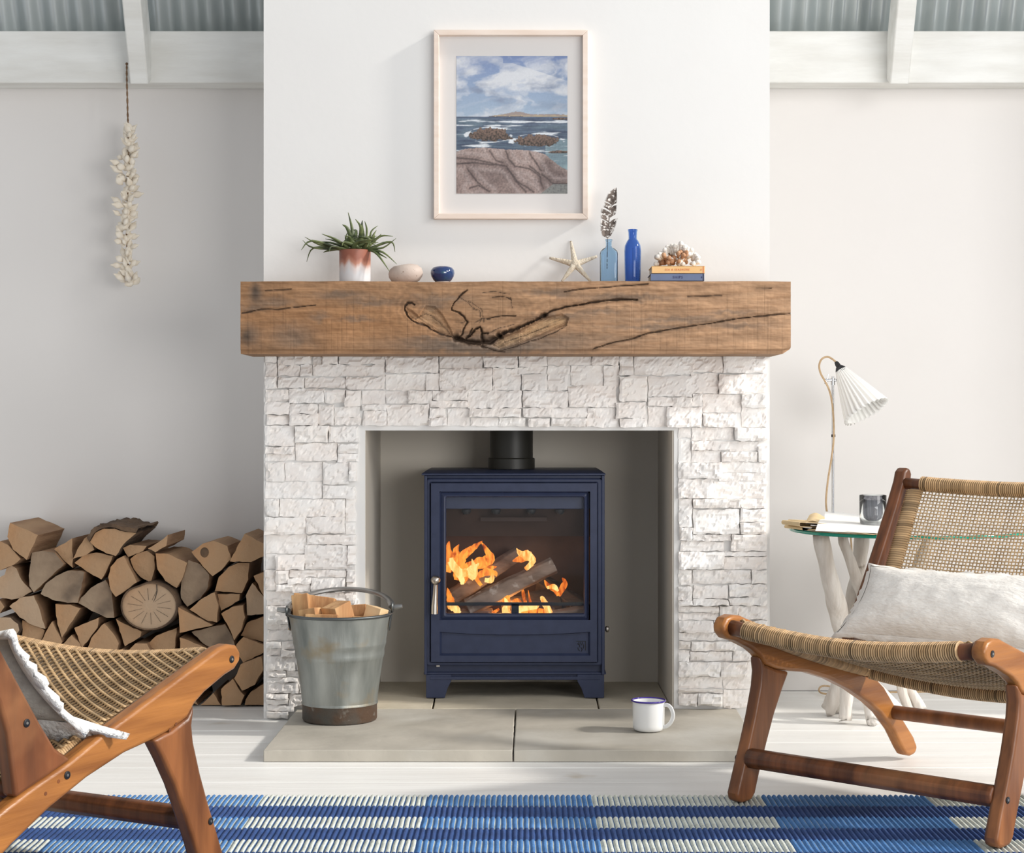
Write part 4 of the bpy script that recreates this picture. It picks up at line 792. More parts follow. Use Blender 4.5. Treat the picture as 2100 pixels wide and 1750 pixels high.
# books and coral
def book(l, r, t, b_, cover, label, word, ink, size, stripe, wx):
    d = 4.275; x0, z1, z0 = W(l, 0, d)[0], W(0, t, d)[2], W(0, b_, d)[2]; x1 = W(r, 0, d)[0]; z0 = max(z0, ZM) if cover == 'book_blue' else z0
    o = thing('book', label, 'book', ((x0 + x1) / 2, d + .06, z0), group='books under the coral')
    g = G(); g.box(x0, x1, d, d + .003, z0, z1); g.box(x0, x1, d, d + .105, z0, z0 + .0018); g.box(x0, x1, d, d + .105, z1 - .0018, z1); g.build('cover', cover, o, bevel=.0008)
    g = G(); g.box(x0 + .002, x1 - .002, d + .003, d + .102, z0 + .0018, z1 - .0018); g.build('pages', 'paper_edge', o)
    g = G(); xs = W(stripe[0], 0, d)[0]; g.box(xs, xs + stripe[1], d - .0003, d, z0 + .0012, z1 - .0012); g.build('spine_band', stripe[2], o)
    text_part('lettering', word, size, ink, o, (W(wx, 0, d)[0], d - .0002, (z0 + z1) / 2), 1.0, 1.25)
    g = G(); 
    if cover == 'book_blue': g.box(W(1438, 0, d)[0], W(1440, 0, d)[0], d - .0003, d, (z0 + z1) / 2 - .002, (z0 + z1) / 2 + .002)
    else: g.tube([(W(1438, 0, d)[0] + .0018 * math.cos(a), d - .0002, (z0 + z1) / 2 + .0018 * math.sin(a)) for a in [k * math.pi / 4 for k in range(9)]], .0004, 4)
    g.build('spine_mark', ink, o)
book(1334.5, 1444.5, 561.3, 576.5, 'book_blue', 'blue cloth book titled SHIPS, under the yellow book', 'SHIPS', 'ink_navy', .0085, (1441.5, .0022, 'book_dark'), 1390)
book(1336.5, 1445.5, 545.8, 560.8, 'book_yellow', 'yellow book titled SEA & SEASHORE, on top of the blue book', 'SEA & SEASHORE', 'ink_red', .0066, (1441.5, .0018, 'ink_red'), 1389)
co = thing('coral', 'lumpy white and brown piece of coral on top of the two books', 'coral', (W(1388, 0, 4.32)[0], 4.32, W(0, 545.5, 4.275)[2]))
cz0 = co.location.z
for part_, mt_, k0 in (('white_lobes', 'coral_white', 0), ('brown_lobes', 'coral_brown', 1)):
    g = G()
    for k_ in range(74 if k0 == 0 else 34):
        u = R.uniform(-1, 1) if k0 == 0 else R.uniform(-.85, .45); x = co.location.x + u * .052; hh = .052 * (1 - abs(u) ** 3 * .55) * (1 if k0 == 0 else .7); z = cz0 + .004 + hh * R.random() ** .8; y = 4.32 + R.uniform(-.035, .035) * (1 if k0 == 0 else 1)
        if k0 == 1: y -= .004
        base = Vector((co.location.x + u * .03, 4.32, cz0 + .008)); tip = Vector((x, y, z)); d_ = (tip - base) * .35
        g.tube([tip - d_, tip - d_ * .4, tip], [.0035, .0046, .0052], 8); g.ball(tip, R.uniform(.0048, .0068), 8, 6)
    g.build(part_, mt_, co, smooth=True, angle=0)

# ================= GARLAND OF SHELLS =================
ga = thing('shell_garland', 'string of small cream seashells hanging from twine in front of the left wall', 'garland', W(264, 592, 4.77))
g = G(); P = [Vector(W(x, y, 4.777)) for x, y in ((260, 130), (260, 160), (261, 200), (262, 240), (263, 262), (264, 300), (262, 400), (260, 500), (266, 580))]; P = smooth_path(P, 8)
n = len(P)
for s_ in (0, 1): g.tube([p + Vector((.0014 * math.cos(i * 1.1 + s_ * math.pi), .0014 * math.sin(i * 1.1 + s_ * math.pi), 0)) for i, p in enumerate(P)], .0016, 5)
g.ball(W(260, 131, 4.783), .004, 8, 6); g.tube([W(262, 258, 4.777), W(268, 256, 4.774), W(270, 262, 4.774), W(263, 264, 4.777)], .0012, 5); g.build('twine', 'twine', ga, smooth=True, angle=0)
g = G(); g.lathe([(.0008, -.016), (.0035, -.011), (.0068, -.004), (.0078, .002), (.0060, .008), (.0038, .012), (.0028, .0145), (.0006, .019)], (0, 0, 0), 8, fn=lambda r, z, a: (r * math.cos(a) * (1 + .12 * math.sin(z * 900)), r * math.sin(a) * .8, z)); sh0 = g.build('shell', 'shell', smooth=True, angle=0); sm_ = sh0.data; bpy.data.objects.remove(sh0)
g = G(); g.lathe([(.0008, -.012), (.006, -.007), (.0095, 0), (.008, .006), (.0035, .010), (.0008, .012)], (0, 0, 0), 8, fn=lambda r, z, a: (r * math.cos(a), r * math.sin(a) * .7, z)); sh0 = g.build('shell', 'shell', smooth=True, angle=0); sm2 = sh0.data; bpy.data.objects.remove(sh0)
wga = wpos(ga); wr_ = [(266, 262), (262, 300), (262, 360), (258, 450), (264, 520), (264, 592)]
for k_ in range(170):
    t = (k_ + .5) / 170; py_ = 268 + t * 318; cxp = float(np.interp(py_, [268, 320, 400, 480, 540, 590], [268, 262, 262, 258, 264, 266])); an = k_ * 2.4; r_ = R.uniform(.005, .0165) * (.5 if t < .04 else 1)
    c = Vector(W(cxp, py_, 4.777)) + Vector((r_ * math.cos(an), r_ * math.sin(an) * .8, 0)); o = bpy.data.objects.new('shell', sm_ if R.random() < .65 else sm2); C.objects.link(o); o.parent = ga
    o.location = c - wga; o.rotation_euler = (R.uniform(-.7, .7), R.choice([-1, 1]) * R.uniform(.3, 1.5), an); s_ = R.uniform(.8, 1.2); o.scale = (s_, s_, s_)

# ================= LOG STACK =================
LG = [('W', [(75, 120), (295, 215), (205, 410), (100, 330), (55, 230)], 'c', 'orange wedge perched highest at the left of the stack'), ('S', [(0, 262), (60, 290), (160, 400), (100, 450), (0, 490), (-60, 380)], 'c', 'log cut off by the left picture edge, just under the highest left wedge'),
      ('P', [(-90, 600), (0, 540), (35, 520), (50, 470), (90, 450), (125, 470), (150, 530), (190, 590), (250, 650), (170, 700), (90, 715), (0, 700)], 'p', 'pale log with a hooked top at the left edge of the stack'), ('G', [(245, 350), (330, 335), (420, 350), (495, 440), (400, 530), (258, 660), (225, 610), (220, 530), (235, 430)], 'g', 'grey cracked wedge under the highest left wedge'),
      ('W', [(415, 325), (555, 240), (560, 470), (500, 420)], 'c', 'narrow pointed wedge between two grey logs near the top left'), ('W', [(690, 215), (725, 330), (640, 380), (560, 400), (610, 300), (650, 240)], 'c', 'small wedge touching the left end of the barked top log'),
      ('B', [(690, 270), (730, 200), (800, 165), (880, 165), (960, 190), (1050, 200), (950, 290), (890, 380), (820, 360), (730, 310)], 'c', 'half log with rough bark on top, highest in the middle of the stack'), ('G', [(310, 670), (350, 590), (430, 530), (520, 490), (620, 490), (650, 500), (640, 560), (600, 740), (520, 740), (400, 715)], 'g', 'grey log with black stained underside left of the big round log'),
      ('W', [(570, 430), (640, 370), (740, 350), (870, 375), (830, 470), (780, 560), (690, 510)], 'c', 'broad wedge right below the barked top log'), ('W', [(830, 540), (850, 460), (900, 400), (950, 375), (1000, 470), (1055, 580), (890, 695), (850, 640)], 'c', 'quarter log touching the upper left of the big round log'),
      ('W', [(945, 315), (1000, 290), (1130, 300), (1100, 340), (985, 385)], 'c', 'thin flat wedge right of the barked top log'), ('W', [(1000, 400), (1050, 360), (1130, 335), (1190, 380), (1190, 480), (1160, 585), (1080, 540), (1030, 480)], 'c', 'brown wedge directly above the big round log'),
      ('W', [(1135, 320), (1220, 270), (1290, 215), (1280, 300), (1195, 350)], 'c', 'slim splinter-like wedge pointing up at the top middle'), ('W', [(1194, 355), (1290, 360), (1440, 430), (1400, 560), (1360, 625), (1270, 570), (1210, 480)], 'c', 'large wedge touching the upper right of the big round log'),
      ('K', [(1470, 345), (1560, 280), (1640, 260), (1750, 300), (1780, 400), (1700, 490), (1635, 535), (1560, 460)], 'c', 'log with a dark knot on its face near the top right'), ('W', [(1765, 420), (1880, 205), (2030, 280), (2030, 380), (1930, 425)], 'c', 'topmost log against the chimney breast'),
      ('W', [(1450, 405), (1540, 440), (1610, 520), (1600, 620), (1540, 710), (1440, 770), (1390, 700), (1390, 620), (1410, 500)], 'g', 'grey-brown half log just right of the big round log'), ('W', [(1650, 650), (1680, 540), (1760, 460), (1830, 430), (1920, 430), (1910, 560), (1860, 665)], 'c', 'brown wedge second below the topmost log at the chimney breast'),
      ('W', [(1950, 530), (2030, 500), (2030, 690)], 'c', 'sliver of a log against the chimney breast at mid height'), ('R', None, 'p', 'big round log with bark and a radial crack, the largest in the stack'),
      ('W', [(600, 740), (620, 700), (700, 620), (810, 560), (860, 640), (870, 750), (880, 855), (820, 855), (700, 800)], 'g', 'grey-brown wedge touching the left of the big round log'), ('W', [(1455, 790), (1560, 700), (1650, 655), (1680, 750), (1670, 890), (1600, 880)], 'c', 'red-brown wedge with a growth-ring arc right of the big round log'),
      ('W', [(1670, 670), (1845, 670), (1840, 720), (1700, 800)], 'c', 'flat pale triangle under the wedges at the right'), ('W', [(1890, 680), (1940, 585), (2030, 690), (2030, 825), (1900, 835)], 'p', 'pale blocky log against the chimney breast'),
      ('W', [(1370, 770), (1480, 830), (1640, 910), (1380, 970)], 'c', 'rough-cut triangle touching the lower right of the big round log'), ('W', [(1700, 820), (1780, 770), (1870, 755), (1885, 850), (1850, 960), (1800, 1030), (1760, 930)], 'c', 'tall wedge beside the pale blocky log'),
      ('W', [(70, 765), (150, 700), (260, 680), (310, 800), (350, 940), (250, 910), (150, 850)], 'p', 'pale wedge with a small dark spot at the left'), ('W', [(425, 745), (540, 750), (620, 780), (540, 900), (475, 1010), (440, 900)], 'c', 'orange wedge pointing down below the stained grey log'),
      ('R2', [(-60, 900), (0, 850), (80, 850), (140, 900), (150, 950), (100, 1020), (0, 1035), (-60, 990)], 'p', 'smaller round log at the left picture edge'), ('W', [(-40, 720), (0, 720), (35, 770), (0, 820), (-40, 800)], 'c', 'small log tip at the left picture edge above the smaller round log'),
      ('W', [(170, 870), (300, 920), (345, 950), (330, 1000), (300, 1060), (170, 1050)], 'c', 'dark shaded block right of the smaller round log'), ('W', [(400, 880), (480, 1040), (440, 1085), (300, 1060)], 'c', 'tall narrow triangle below the pale spotted wedge'),
      ('W', [(570, 930), (760, 850), (750, 930), (690, 1010), (630, 1085)], 'c', 'wedge pointing down left of the ringed quarter log'), ('W', [(550, 985), (620, 1060), (625, 1135), (430, 1110)], 'c', 'low triangle just above the cane seat'),
      ('W', [(660, 1125), (700, 1010), (780, 910), (800, 895), (890, 1000), (915, 1050), (890, 1150)], 'c', 'ringed quarter log just above the middle of the cane seat'), ('W', [(890, 860), (960, 900), (1090, 960), (1080, 1000), (960, 1075)], 'c', 'dark wedge under the lower left of the big round log'),
      ('W', [(1120, 1065), (1200, 990), (1360, 930), (1350, 1060), (1330, 1165), (1230, 1120)], 'c', 'wedge below the lower right of the big round log'), ('W', [(1380, 1005), (1460, 1030), (1570, 1080), (1540, 1140), (1390, 1165)], 'c', 'small wedge above the right end of the cane seat'),
      ('W', [(1470, 960), (1730, 900), (1790, 1000), (1820, 1100), (1700, 1125), (1560, 1050)], 'g', 'wide dull grey wedge right above the tip of the left chair'), ('W', [(1850, 990), (1900, 890), (2030, 840), (2030, 1040)], 'c', 'log against the chimney breast under the pale blocky one'),
      ('W', [(1815, 1060), (1870, 1000), (2030, 1060), (2030, 1120), (1870, 1200), (1820, 1130)], 'c', 'cracked log against the chimney breast, level with the chair tip'), ('W', [(1850, 1210), (2010, 1150), (2025, 1250), (1960, 1370), (1860, 1415), (1800, 1320)], 'c', 'rounded log just right of the chair tip'),
      ('W', [(1540, 1525), (1640, 1430), (1700, 1525)], 'c', 'low triangle on the floor behind the left chair beam'), ('W', [(1705, 1525), (1700, 1400), (1790, 1320), (1850, 1420), (1880, 1450), (1850, 1525)], 'c', 'brown log standing on the floor, second from the chimney breast'),
      ('W', [(1880, 1525), (1890, 1480), (1930, 1420), (2030, 1360), (2030, 1525)], 'c', 'orange-brown log on the floor against the chimney breast'), ('W', [(980, 1110), (1040, 1050), (1130, 1050), (1170, 1130), (1130, 1175), (1000, 1175)], 'c', 'small round-backed log above the middle right of the cane seat'),
      ('W', [(890, 1170), (900, 1110), (940, 1090), (975, 1110), (990, 1175)], 'c', 'tiny log end between two wedges above the cane seat')]
LP = []; LR = []
def back_logs():
    rows = [(1180, 1290, 8), (1295, 1405, 8), (1410, 1524, 8)]
    for ri, (t, b, n) in enumerate(rows):
        x = -60.0
        while x < 1530:
            w_ = R.uniform(150, 215); k = R.random(); xe = min(x + w_, 1535)
            if xe - x > 60:
                if k < .5: P = [(x + 4, b), (x + w_ * .2, t + 20), (x + w_ * .55, t), (xe - 14, t + 35), (xe - 4, b)]
                else: P = [(x + 4, t + 12), (x + w_ * .5, t), (xe - 6, t + 20), (xe - w_ * .2, b - 10), (x + w_ * .45, b), (x + 20, b - 30)]
                LP.append(P); LR.append((ri, sum(1 for q in LR if q[0] == ri)))
            x += w_
back_logs()
def log_obj(P, kind, mt, label, k):
    d = 4.615 + R.uniform(-.02, .02); cx = sum(p[0] for p in P) / len(P); cy = sum(p[1] for p in P) / len(P); P = [(cx + (a - cx) * .985, cy + (b - cy) * .985) for a, b in P]
    pts = []
    for i, (a, b) in enumerate(P):                                # subdivide and roughen the outline
        a2, b2 = P[(i + 1) % len(P)]; L0 = math.hypot(a2 - a, b2 - b); n = max(1, int(L0 / 30))
        for j in range(n):
            f = j / n; nn = R.uniform(-3.5, 3.5) if j else 0; pts.append((a + (a2 - a) * f + nn * (b2 - b) / L0, b + (b2 - b) * f - nn * (a2 - a) / L0))
    q = [W(a / 3.75, 1040 + b / 3.75, d) for a, b in pts]; back = 4.872 - R.uniform(0, .02); s_ = R.uniform(.90, 1.02) if kind != 'R' else .97; ccx = sum(p[0] for p in q) / len(q); ccz = sum(p[2] for p in q) / len(q)
    xm = XL - .003
    q = [(min(p[0], xm), p[1], max(p[2], .003)) for p in q]
    bk_ = [(min(ccx + (p[0] - ccx) * s_, xm), back, max(ccz + (p[2] - ccz) * s_, .003)) for p in q]
    n = len(q); ce = (ccx, d - .0015, ccz); g = G(); g.add(q + bk_ + [ce], [(i, (i + 1) % n, 2 * n) for i in range(n)], m=0)
    g.f += [(n + i, n + (i + 1) % n, (i + 1) % n, i) for i in range(n)] + [tuple(range(2 * n - 1, n - 1, -1))]; g.mi += [1] * (n + 1)
    o = g.build('firewood_log', [{'c': 'cut_wood', 'p': 'cut_wood_pale', 'g': 'cut_wood_grey'}[mt], 'bark' if kind in ('R', 'R2', 'B') else 'split_side'], smooth=False)
    tag(o, label, 'log', 'firewood stacked in the left alcove'); return o, q, d
for k, (kind, P, mt, label) in enumerate(LG):
    if kind == 'R': P = [(1150 + 222 * math.cos(a) * (1 - .07 * math.exp(-((a - 4.25) / .25) ** 2)), 762 + 187 * math.sin(a) * (1 - .08 * math.exp(-((a - 4.3) / .3) ** 2))) for a in [2 * math.pi * i / 40 for i in range(40)]]
    o, q, d = log_obj(P, kind, mt, label, k); lw = Vector(o.location)
    if kind == 'R':
        g = G(); n = len(q); cx = sum(p[0] for p in q) / n; cz = sum(p[2] for p in q) / n
        A_ = [(p[0], d - .004, p[2]) for p in q]; B_ = [(cx + (p[0] - cx) * .945, d - .004, cz + (p[2] - cz) * .945) for p in q]; C_ = [(cx + (p[0] - cx) * 1.02, 4.86, cz + (p[2] - cz) * 1.02) for p in q]; A2 = [(cx + (p[0] - cx) * 1.025, d + .002, cz + (p[2] - cz) * 1.025) for p in q]
        vs = A_ + B_ + A2 + C_; g.add(vs, [(i, (i + 1) % n, n + (i + 1) % n, n + i) for i in range(n)] + [(2 * n + i, 2 * n + (i + 1) % n, (i + 1) % n, i) for i in range(n)] + [(3 * n + i, 3 * n + (i + 1) % n, 2 * n + (i + 1) % n, 2 * n + i) for i in range(n)])
        g.build('bark', 'bark', o)
        g = G(); g.tube([W(1205 / 3.75, 1040 + 590 / 3.75, d - .002), W(1208 / 3.75, 1040 + 650 / 3.75, d - .002), W(1195 / 3.75, 1040 + 700 / 3.75, d - .002), W(1180 / 3.75, 1040 + 730 / 3.75, d - .002)], [.0012, .001, .0008, .0003], 4)
        for a in range(14):
            an = a * .449 + .1; g.tube([W((1150 + 60 * math.cos(an)) / 3.75, 1040 + (765 + 50 * math.sin(an)) / 3.75, d - .0017), W((1150 + 170 * math.cos(an + .04)) / 3.75, 1040 + (765 + 140 * math.sin(an + .04)) / 3.75, d - .0017)], [.0003, .0004], 4)
        g.build('radial_crack', 'iron_black', o)
    if kind == 'B':
        g = G(); rim = [(690, 270), (730, 200), (800, 165), (880, 162), (960, 188), (1050, 198)]; n = 24; rim = smooth_path([Vector((a, b, 0)) for a, b in rim], 5)
        vs = []
        for j in range(8):
            y = d - .006 + (4.86 - d) * j / 7
            for i, p in enumerate(rim):
                for off in (0, 1):
                    r_ = off * (.010 + .006 * fbm(i * .6, j * .9, 3)); x_, _, z_ = W(p.x / 3.75, 1040 + p.y / 3.75, d); fx = (p.x - 690) / 360; vs.append((x_ + (fx - .5) * r_ * 1.2, y, z_ + r_ + .001))
        m_ = len(rim) * 2; fs = []
        for j in range(7):
            for i in range(len(rim) - 1): a = j * m_ + i * 2; fs += [(a, a + 2, a + m_ + 2, a + m_), (a + 1, a + m_ + 1, a + m_ + 3, a + 3)]
        for i in range(len(rim) - 1): a = i * 2; fs += [(a, a + 1, a + 3, a + 2)]; a += 7 * m_; fs += [(a, a + 2, a + 3, a + 1)]
        g.add(vs, fs); g.build('bark', 'bark', o, smooth=True, angle=50)
    if kind == 'K':
        g = G(); g.ball(W(1575 / 3.75, 1040 + 350 / 3.75, d + .002), .014, 14, 8, sc=(.9, .5, 1.05)); g.build('knot', 'bark', o, smooth=True, angle=0)
ORD = ['first', 'second', 'third', 'fourth', 'fifth', 'sixth', 'seventh', 'eighth', 'ninth', 'tenth', 'eleventh', 'twelfth']
for P, (ri, ci) in zip(LP, LR): log_obj(P, 'W', R.choice('ccp'), f'{ORD[ci]} log from the left in the {["upper", "middle", "bottom"][ri]} hidden row behind the left chair', 0)
# ================= SIDE TABLE =================
tb = thing('side_table', 'round glass side table on whitewashed driftwood branches behind the right chair', 'table', (.987, 4.43, 0))
g = G(); n = 72; tc_ = (.987, 4.43)
def gf(r, z, a): k = 1 + .006 * math.sin(3 * a + 1) + .004 * math.sin(7 * a); return (r * k * math.cos(a), r * k * math.sin(a), z)
g.lathe([(.001, .4725), (.2925, .4725), (.2940, .4735), (.2940, .4800), (.2925, .4810), (.001, .4810)], tc_ + (0,), n, fn=gf); g.build('glass_top', 'glass_clear', tb, smooth=True, angle=30)
g = G(); g.lathe([(.2942, .4730), (.2955, .4745), (.2955, .4795), (.2942, .4806)], tc_ + (0,), n, fn=gf); g.f = g.f[:-2]; g.mi = g.mi[:-2]; g.build('glass_rim', 'glass_edge_green', tb, smooth=True, angle=0)
def branch(pts, rad, label=None):
    P = smooth_path([W(x, y, d) for x, y, d in pts], 6); P[0] = Vector((P[0].x, P[0].y, .4715)) if pts[0][1] < 1120 else P[0]
    P[-1].z = max(P[-1].z, .012); n = len(P); sd_ = R.random() * 50; g = G(); rr2 = [float(np.interp(i / (n - 1), np.linspace(0, 1, len(rad)), rad)) * (1 + .13 * fbm(i * .35, sd_)) for i in range(n)]
    g.tube(P, rr2, 10); V2 = []
    for v_ in g.v: n_ = .0022 * fbm(v_[0] * 40, v_[2] * 14, sd_); V2.append((v_[0] + n_, v_[1], min(max(v_[2], .0005), .4715)))
    g.v = V2; g.build('branch_leg', 'driftwood', tb, smooth=True, angle=0)
branch([(1683, 1104, 4.33), (1700, 1180, 4.34), (1716, 1240, 4.36), (1733, 1310, 4.40), (1780, 1395, 4.44), (1860, 1476, 4.42)], [.019, .021, .026, .020, .018, .017])
branch([(1728, 1106, 4.42), (1750, 1170, 4.42), (1775, 1240, 4.44), (1805, 1310, 4.46), (1850, 1390, 4.48), (1898, 1470, 4.46)], [.0125, .014, .0145, .016, .015, .014])
branch([(1768, 1106, 4.50), (1757, 1190, 4.48), (1742, 1270, 4.46), (1738, 1340, 4.46), (1722, 1400, 4.47), (1695, 1465, 4.48)], [.019, .019, .021, .020, .021, .019])
branch([(1850, 1104, 4.36), (1812, 1180, 4.36), (1772, 1270, 4.38), (1745, 1350, 4.38), (1738, 1410, 4.36), (1733, 1484, 4.36)], [.017, .018, .018, .019, .018, .017])
branch([(1905, 1104, 4.5), (1880, 1180, 4.5), (1840, 1270, 4.46), (1800, 1350, 4.43), (1780, 1410, 4.38), (1790, 1490, 4.33)], [.016, .018, .019, .017, .015, .014])
branch([(1740, 1395, 4.45), (1728, 1430, 4.50), (1718, 1468, 4.52)], [.012, .012, .011])
branch([(1845, 1380, 4.47), (1852, 1425, 4.46), (1872, 1472, 4.46)], [.012, .012, .011])

# ================= LAMP =================
ZT = .4815; dl = 4.60
lp = thing('pleated_lamp', 'chrome desk lamp with a white pleated shade on the glass side table', 'lamp', ((1708 - VX) * dl / F, dl, ZT))
lx = lp.location.x
g = G(); g.lathe([(.001, 0), (.048, 0), (.048, .006), (.046, .009), (.008, .011), (.001, .012)], (lx, dl, ZT), 32); g.build('base', 'chrome', lp, smooth=True)
g = G(); g.tube([(lx, dl, ZT + .01), W(1708, 772, dl)], .0032, 12); g.build('pole', 'chrome', lp, smooth=True)
g = G(); g.lathe([(.0055, -.0035), (.0055, .0035)], W(1709, 894, dl), 12); g.build('cord_clip', 'black_rubber', lp, smooth=True)
g = G(); g.tube([W(1690, 780, dl), W(1716, 780, dl)], .0035, 10); g.tube([W(1699, 768, dl), W(1696, 781, dl), W(1691, 787, dl)], .002, 8); g.tube([W(1708, 776, dl), W(1708, 790, dl)], .0052, 12); g.build('joint', 'chrome', lp, smooth=True)
ax0 = Vector(W(1725, 760, dl)); az = Vector((47, 0, -89)).normalized() * .94 + Vector((0, -.34, 0)); az.normalize()
rf = Vector((0, 1, 0)); e1 = az.cross(rf).normalized(); e2 = az.cross(e1).normalized(); Mx = Matrix((e1, e2, az)).transposed().to_4x4(); Ms = Matrix.Translation(ax0) @ Mx
g = G(); NPL = 26; n = NPL * 6; vs = []; Ls = .131
for th_ in (0, .0009):
    for i in range(13):
        f = i / 12; r_ = .0155 + (.0600 - .0155) * f ** .95 - th_; amp = .0010 + .0042 * f
        for j in range(n):
            a = 2 * math.pi * j / n; q = r_ + amp * math.sin(NPL * a); vs.append(tuple(Ms @ Vector((q * math.cos(a), q * math.sin(a), f * Ls + (.0022 * math.cos(NPL * a) if i == 12 else 0)))))
fs = []
for s_ in (0, 1):
    for i in range(12):
        for j in range(n): k1 = (j + 1) % n; fs.append((s_ * 13 * n + i * n + j, s_ * 13 * n + i * n + k1, s_ * 13 * n + (i + 1) * n + k1, s_ * 13 * n + (i + 1) * n + j))
for j in range(n): k1 = (j + 1) % n; fs.append((12 * n + j, 12 * n + k1, 25 * n + k1, 25 * n + j))
g.add(vs, fs); g.build('lamp_shade', 'shade_white', lp, smooth=True, angle=0)
g = G(); g.lathe([(.001, -.014), (.009, -.012), (.0145, -.004), (.0150, .002), (.0160, .004), (.001, .004)], (0, 0, 0), 24, M=Ms); g.build('shade_cap', 'dark_metal', lp, smooth=True)
g = G(); g.lathe([(.0152, .0), (.0175, .006), (.0165, .012)], (0, 0, 0), 24, M=Ms); g.build('shade_collar', 'chrome', lp, smooth=True)
g = G(); g.lathe([(.001, -.028), (.0045, -.027), (.0065, -.020), (.0070, -.012), (.001, -.011)], (0, 0, 0), 16, M=Ms); g.build('lamp_holder', 'black_rubber', lp, smooth=True)
g = G(); g.ball(tuple(Ms @ Vector((0, 0, .055))), .02, 16, 10); g.build('bulb', 'enamel_white', lp, smooth=True)
tipc = Ms @ Vector((0, 0, -.027))
cp = [tuple(tipc)] + [W(x, y, d) for x, y, d in ((1706, 736, dl), (1696, 732, dl), (1685, 737, dl), (1680, 750, dl), (1683, 766, dl), (1693, 784, dl - .006), (1702, 805, dl - .006), (1708, 840, dl - .006), (1710, 894, dl - .0065), (1706, 935, dl - .006), (1698, 985, dl - .004), (1694, 1030, dl), (1698, 1060, dl + .03), (1704, 1069, 4.70), (1725, 1069, 4.745), (1742, 1080, 4.76), (1750, 1200, 4.80), (1752, 1330, 4.82), (1735, 1405, 4.84), (1690, 1407, 4.86), (1680, 1413, 4.84), (1683, 1421, 4.80), (1702, 1424, 4.79), (1740, 1421, 4.80), (1850, 1420, 4.82), (1990, 1418, 4.84))]
g = G(); g.tube(smooth_path(cp, 5), .0026, 8); g.v = [(a, b, max(c, .001)) for a, b, c in g.v]; g.build('cord', 'cord_tan', lp, smooth=True, angle=0)

# ================= MAP AND TUMBLER =================
mp_ = thing('folded_map', 'folded tan and white paper map sheets on the glass table top', 'map', (.86, 4.40, ZT + .0005))
def sheet(name, mt, quad, zf, th=.0006, nu=16, nv=8):
    """quad: four (x, y) corners on the table; zf(u, v) is the height over the glass"""
    (ax_, ay), (bx, by), (cx, cy), (dx, dy_) = quad; g = G()
    def f(t):
        def q(u, v): x = (ax_ * (1 - u) + bx * u) * (1 - v) + (dx * (1 - u) + cx * u) * v; y = (ay * (1 - u) + by * u) * (1 - v) + (dy_ * (1 - u) + cy * u) * v; return (x, y, ZT + .0012 + max(zf(u, v), 0) + t)
        return q
    g.grid(nu, nv, f(0)); g.grid(nu, nv, f(th)); k = (nu + 1) * (nv + 1)
    lo = [i for i in range(nu + 1)] + [j * (nu + 1) + nu for j in range(1, nv + 1)] + [nv * (nu + 1) + i for i in range(nu - 1, -1, -1)] + [j * (nu + 1) for j in range(nv - 1, 0, -1)]
    for a in range(len(lo)): b = (a + 1) % len(lo); g.f.append((lo[a], lo[b], k + lo[b], k + lo[a])); g.mi.append(0)
    return g.build(name, mt, mp_, smooth=True, angle=40)
def tp(px, py, z=0):                                          # point on the glass under a pixel
    d = (H - ZT - z) * F / (py - HY); return ((px - VX) * d / F, d)
sheet('white_sheet', 'map_white', (tp(1672, 1094), tp(1800, 1099), (.98, 4.50), (.80, 4.58)), lambda u, v: .004 + .012 * math.sin(math.pi * v) * (1 - u) + .008 * v)
sheet('tan_sheet', 'map_tan', (tp(1655, 1090), tp(1790, 1100), (.93, 4.34), (.76, 4.44)), lambda u, v: .001 + .004 * math.sin(3 * u + v))
sheet('white_sheet', 'map_white', (tp(1690, 1084), (.96, 4.33), (1.02, 4.56), (.815, 4.64)), lambda u, v: .014 + .020 * v * (1 - u) - .010 * u)
sheet('tan_corner', 'map_tan', (tp(1651, 1088), tp(1697, 1086), (.80, 4.50), (.755, 4.53)), lambda u, v: .016 + .010 * v + .006 * math.sin(5 * u))
for k_, (xx, zz, ln, r_) in enumerate(((1643, 1076, .075, .0055), (1648, 1085, .05, .0045), (1655, 1073, .09, .004), (1664, 1079, .07, .0035))):   # rolled folds at the left edge
    g = G(); p0 = Vector(W(xx, zz, 4.31 + .02 * k_)); dr = Vector((.92, .30, -.06)); side = Vector((-.3, .92, 0)); vs = []; sp2 = []
    for th_ in (r_, r_ - .0008):
        for i in range(13): a = math.pi * (.5 + i / 12); sp2.append((th_ * math.cos(a), th_ * math.sin(a)))
    # U-shaped fold extruded back across the table
    for j in (0, 1):
        c = p0 + side * (.10 * j)
        o_ = [(c + dr * (x + 0) + Vector((0, 0, z))) for x, z in sp2[:13]]; i_ = [(c + dr * (x) + Vector((0, 0, z))) for x, z in sp2[13:]]
        top_o = c + dr * ln + Vector((0, 0, r_)); bot_o = c + dr * ln + Vector((0, 0, -r_)); top_i = c + dr * ln + Vector((0, 0, r_ - .0008)); bot_i = c + dr * ln + Vector((0, 0, -r_ + .0008))
        ringp = [top_o] + o_ + [bot_o, bot_i] + i_[::-1] + [top_i]; vs += [tuple(p) for p in ringp]
    m_ = len(vs) // 2; fs = [(i, (i + 1) % m_, m_ + (i + 1) % m_, m_ + i) for i in range(m_)]
    h_ = m_ // 2
    for j in (0, m_): fs += [(j + i, j + i + 1, j + m_ - 2 - i, j + m_ - 1 - i) for i in range(h_ - 1)]
    g.add([(a, b, max(c, ZT + .001)) for a, b, c in vs], fs); g.build('fold', 'map_tan', mp_, smooth=True, angle=40)
tu = thing('glass_tumbler', 'thick clear tumbler with a dark grey filling on the glass table', 'glass', (W(1777, 0, 4.44)[0], 4.44, ZT)); tl = tuple(tu.location); zz0 = .028 
g = G(); tl = (tl[0], 4.36, ZT + .0015); tu.location = tl
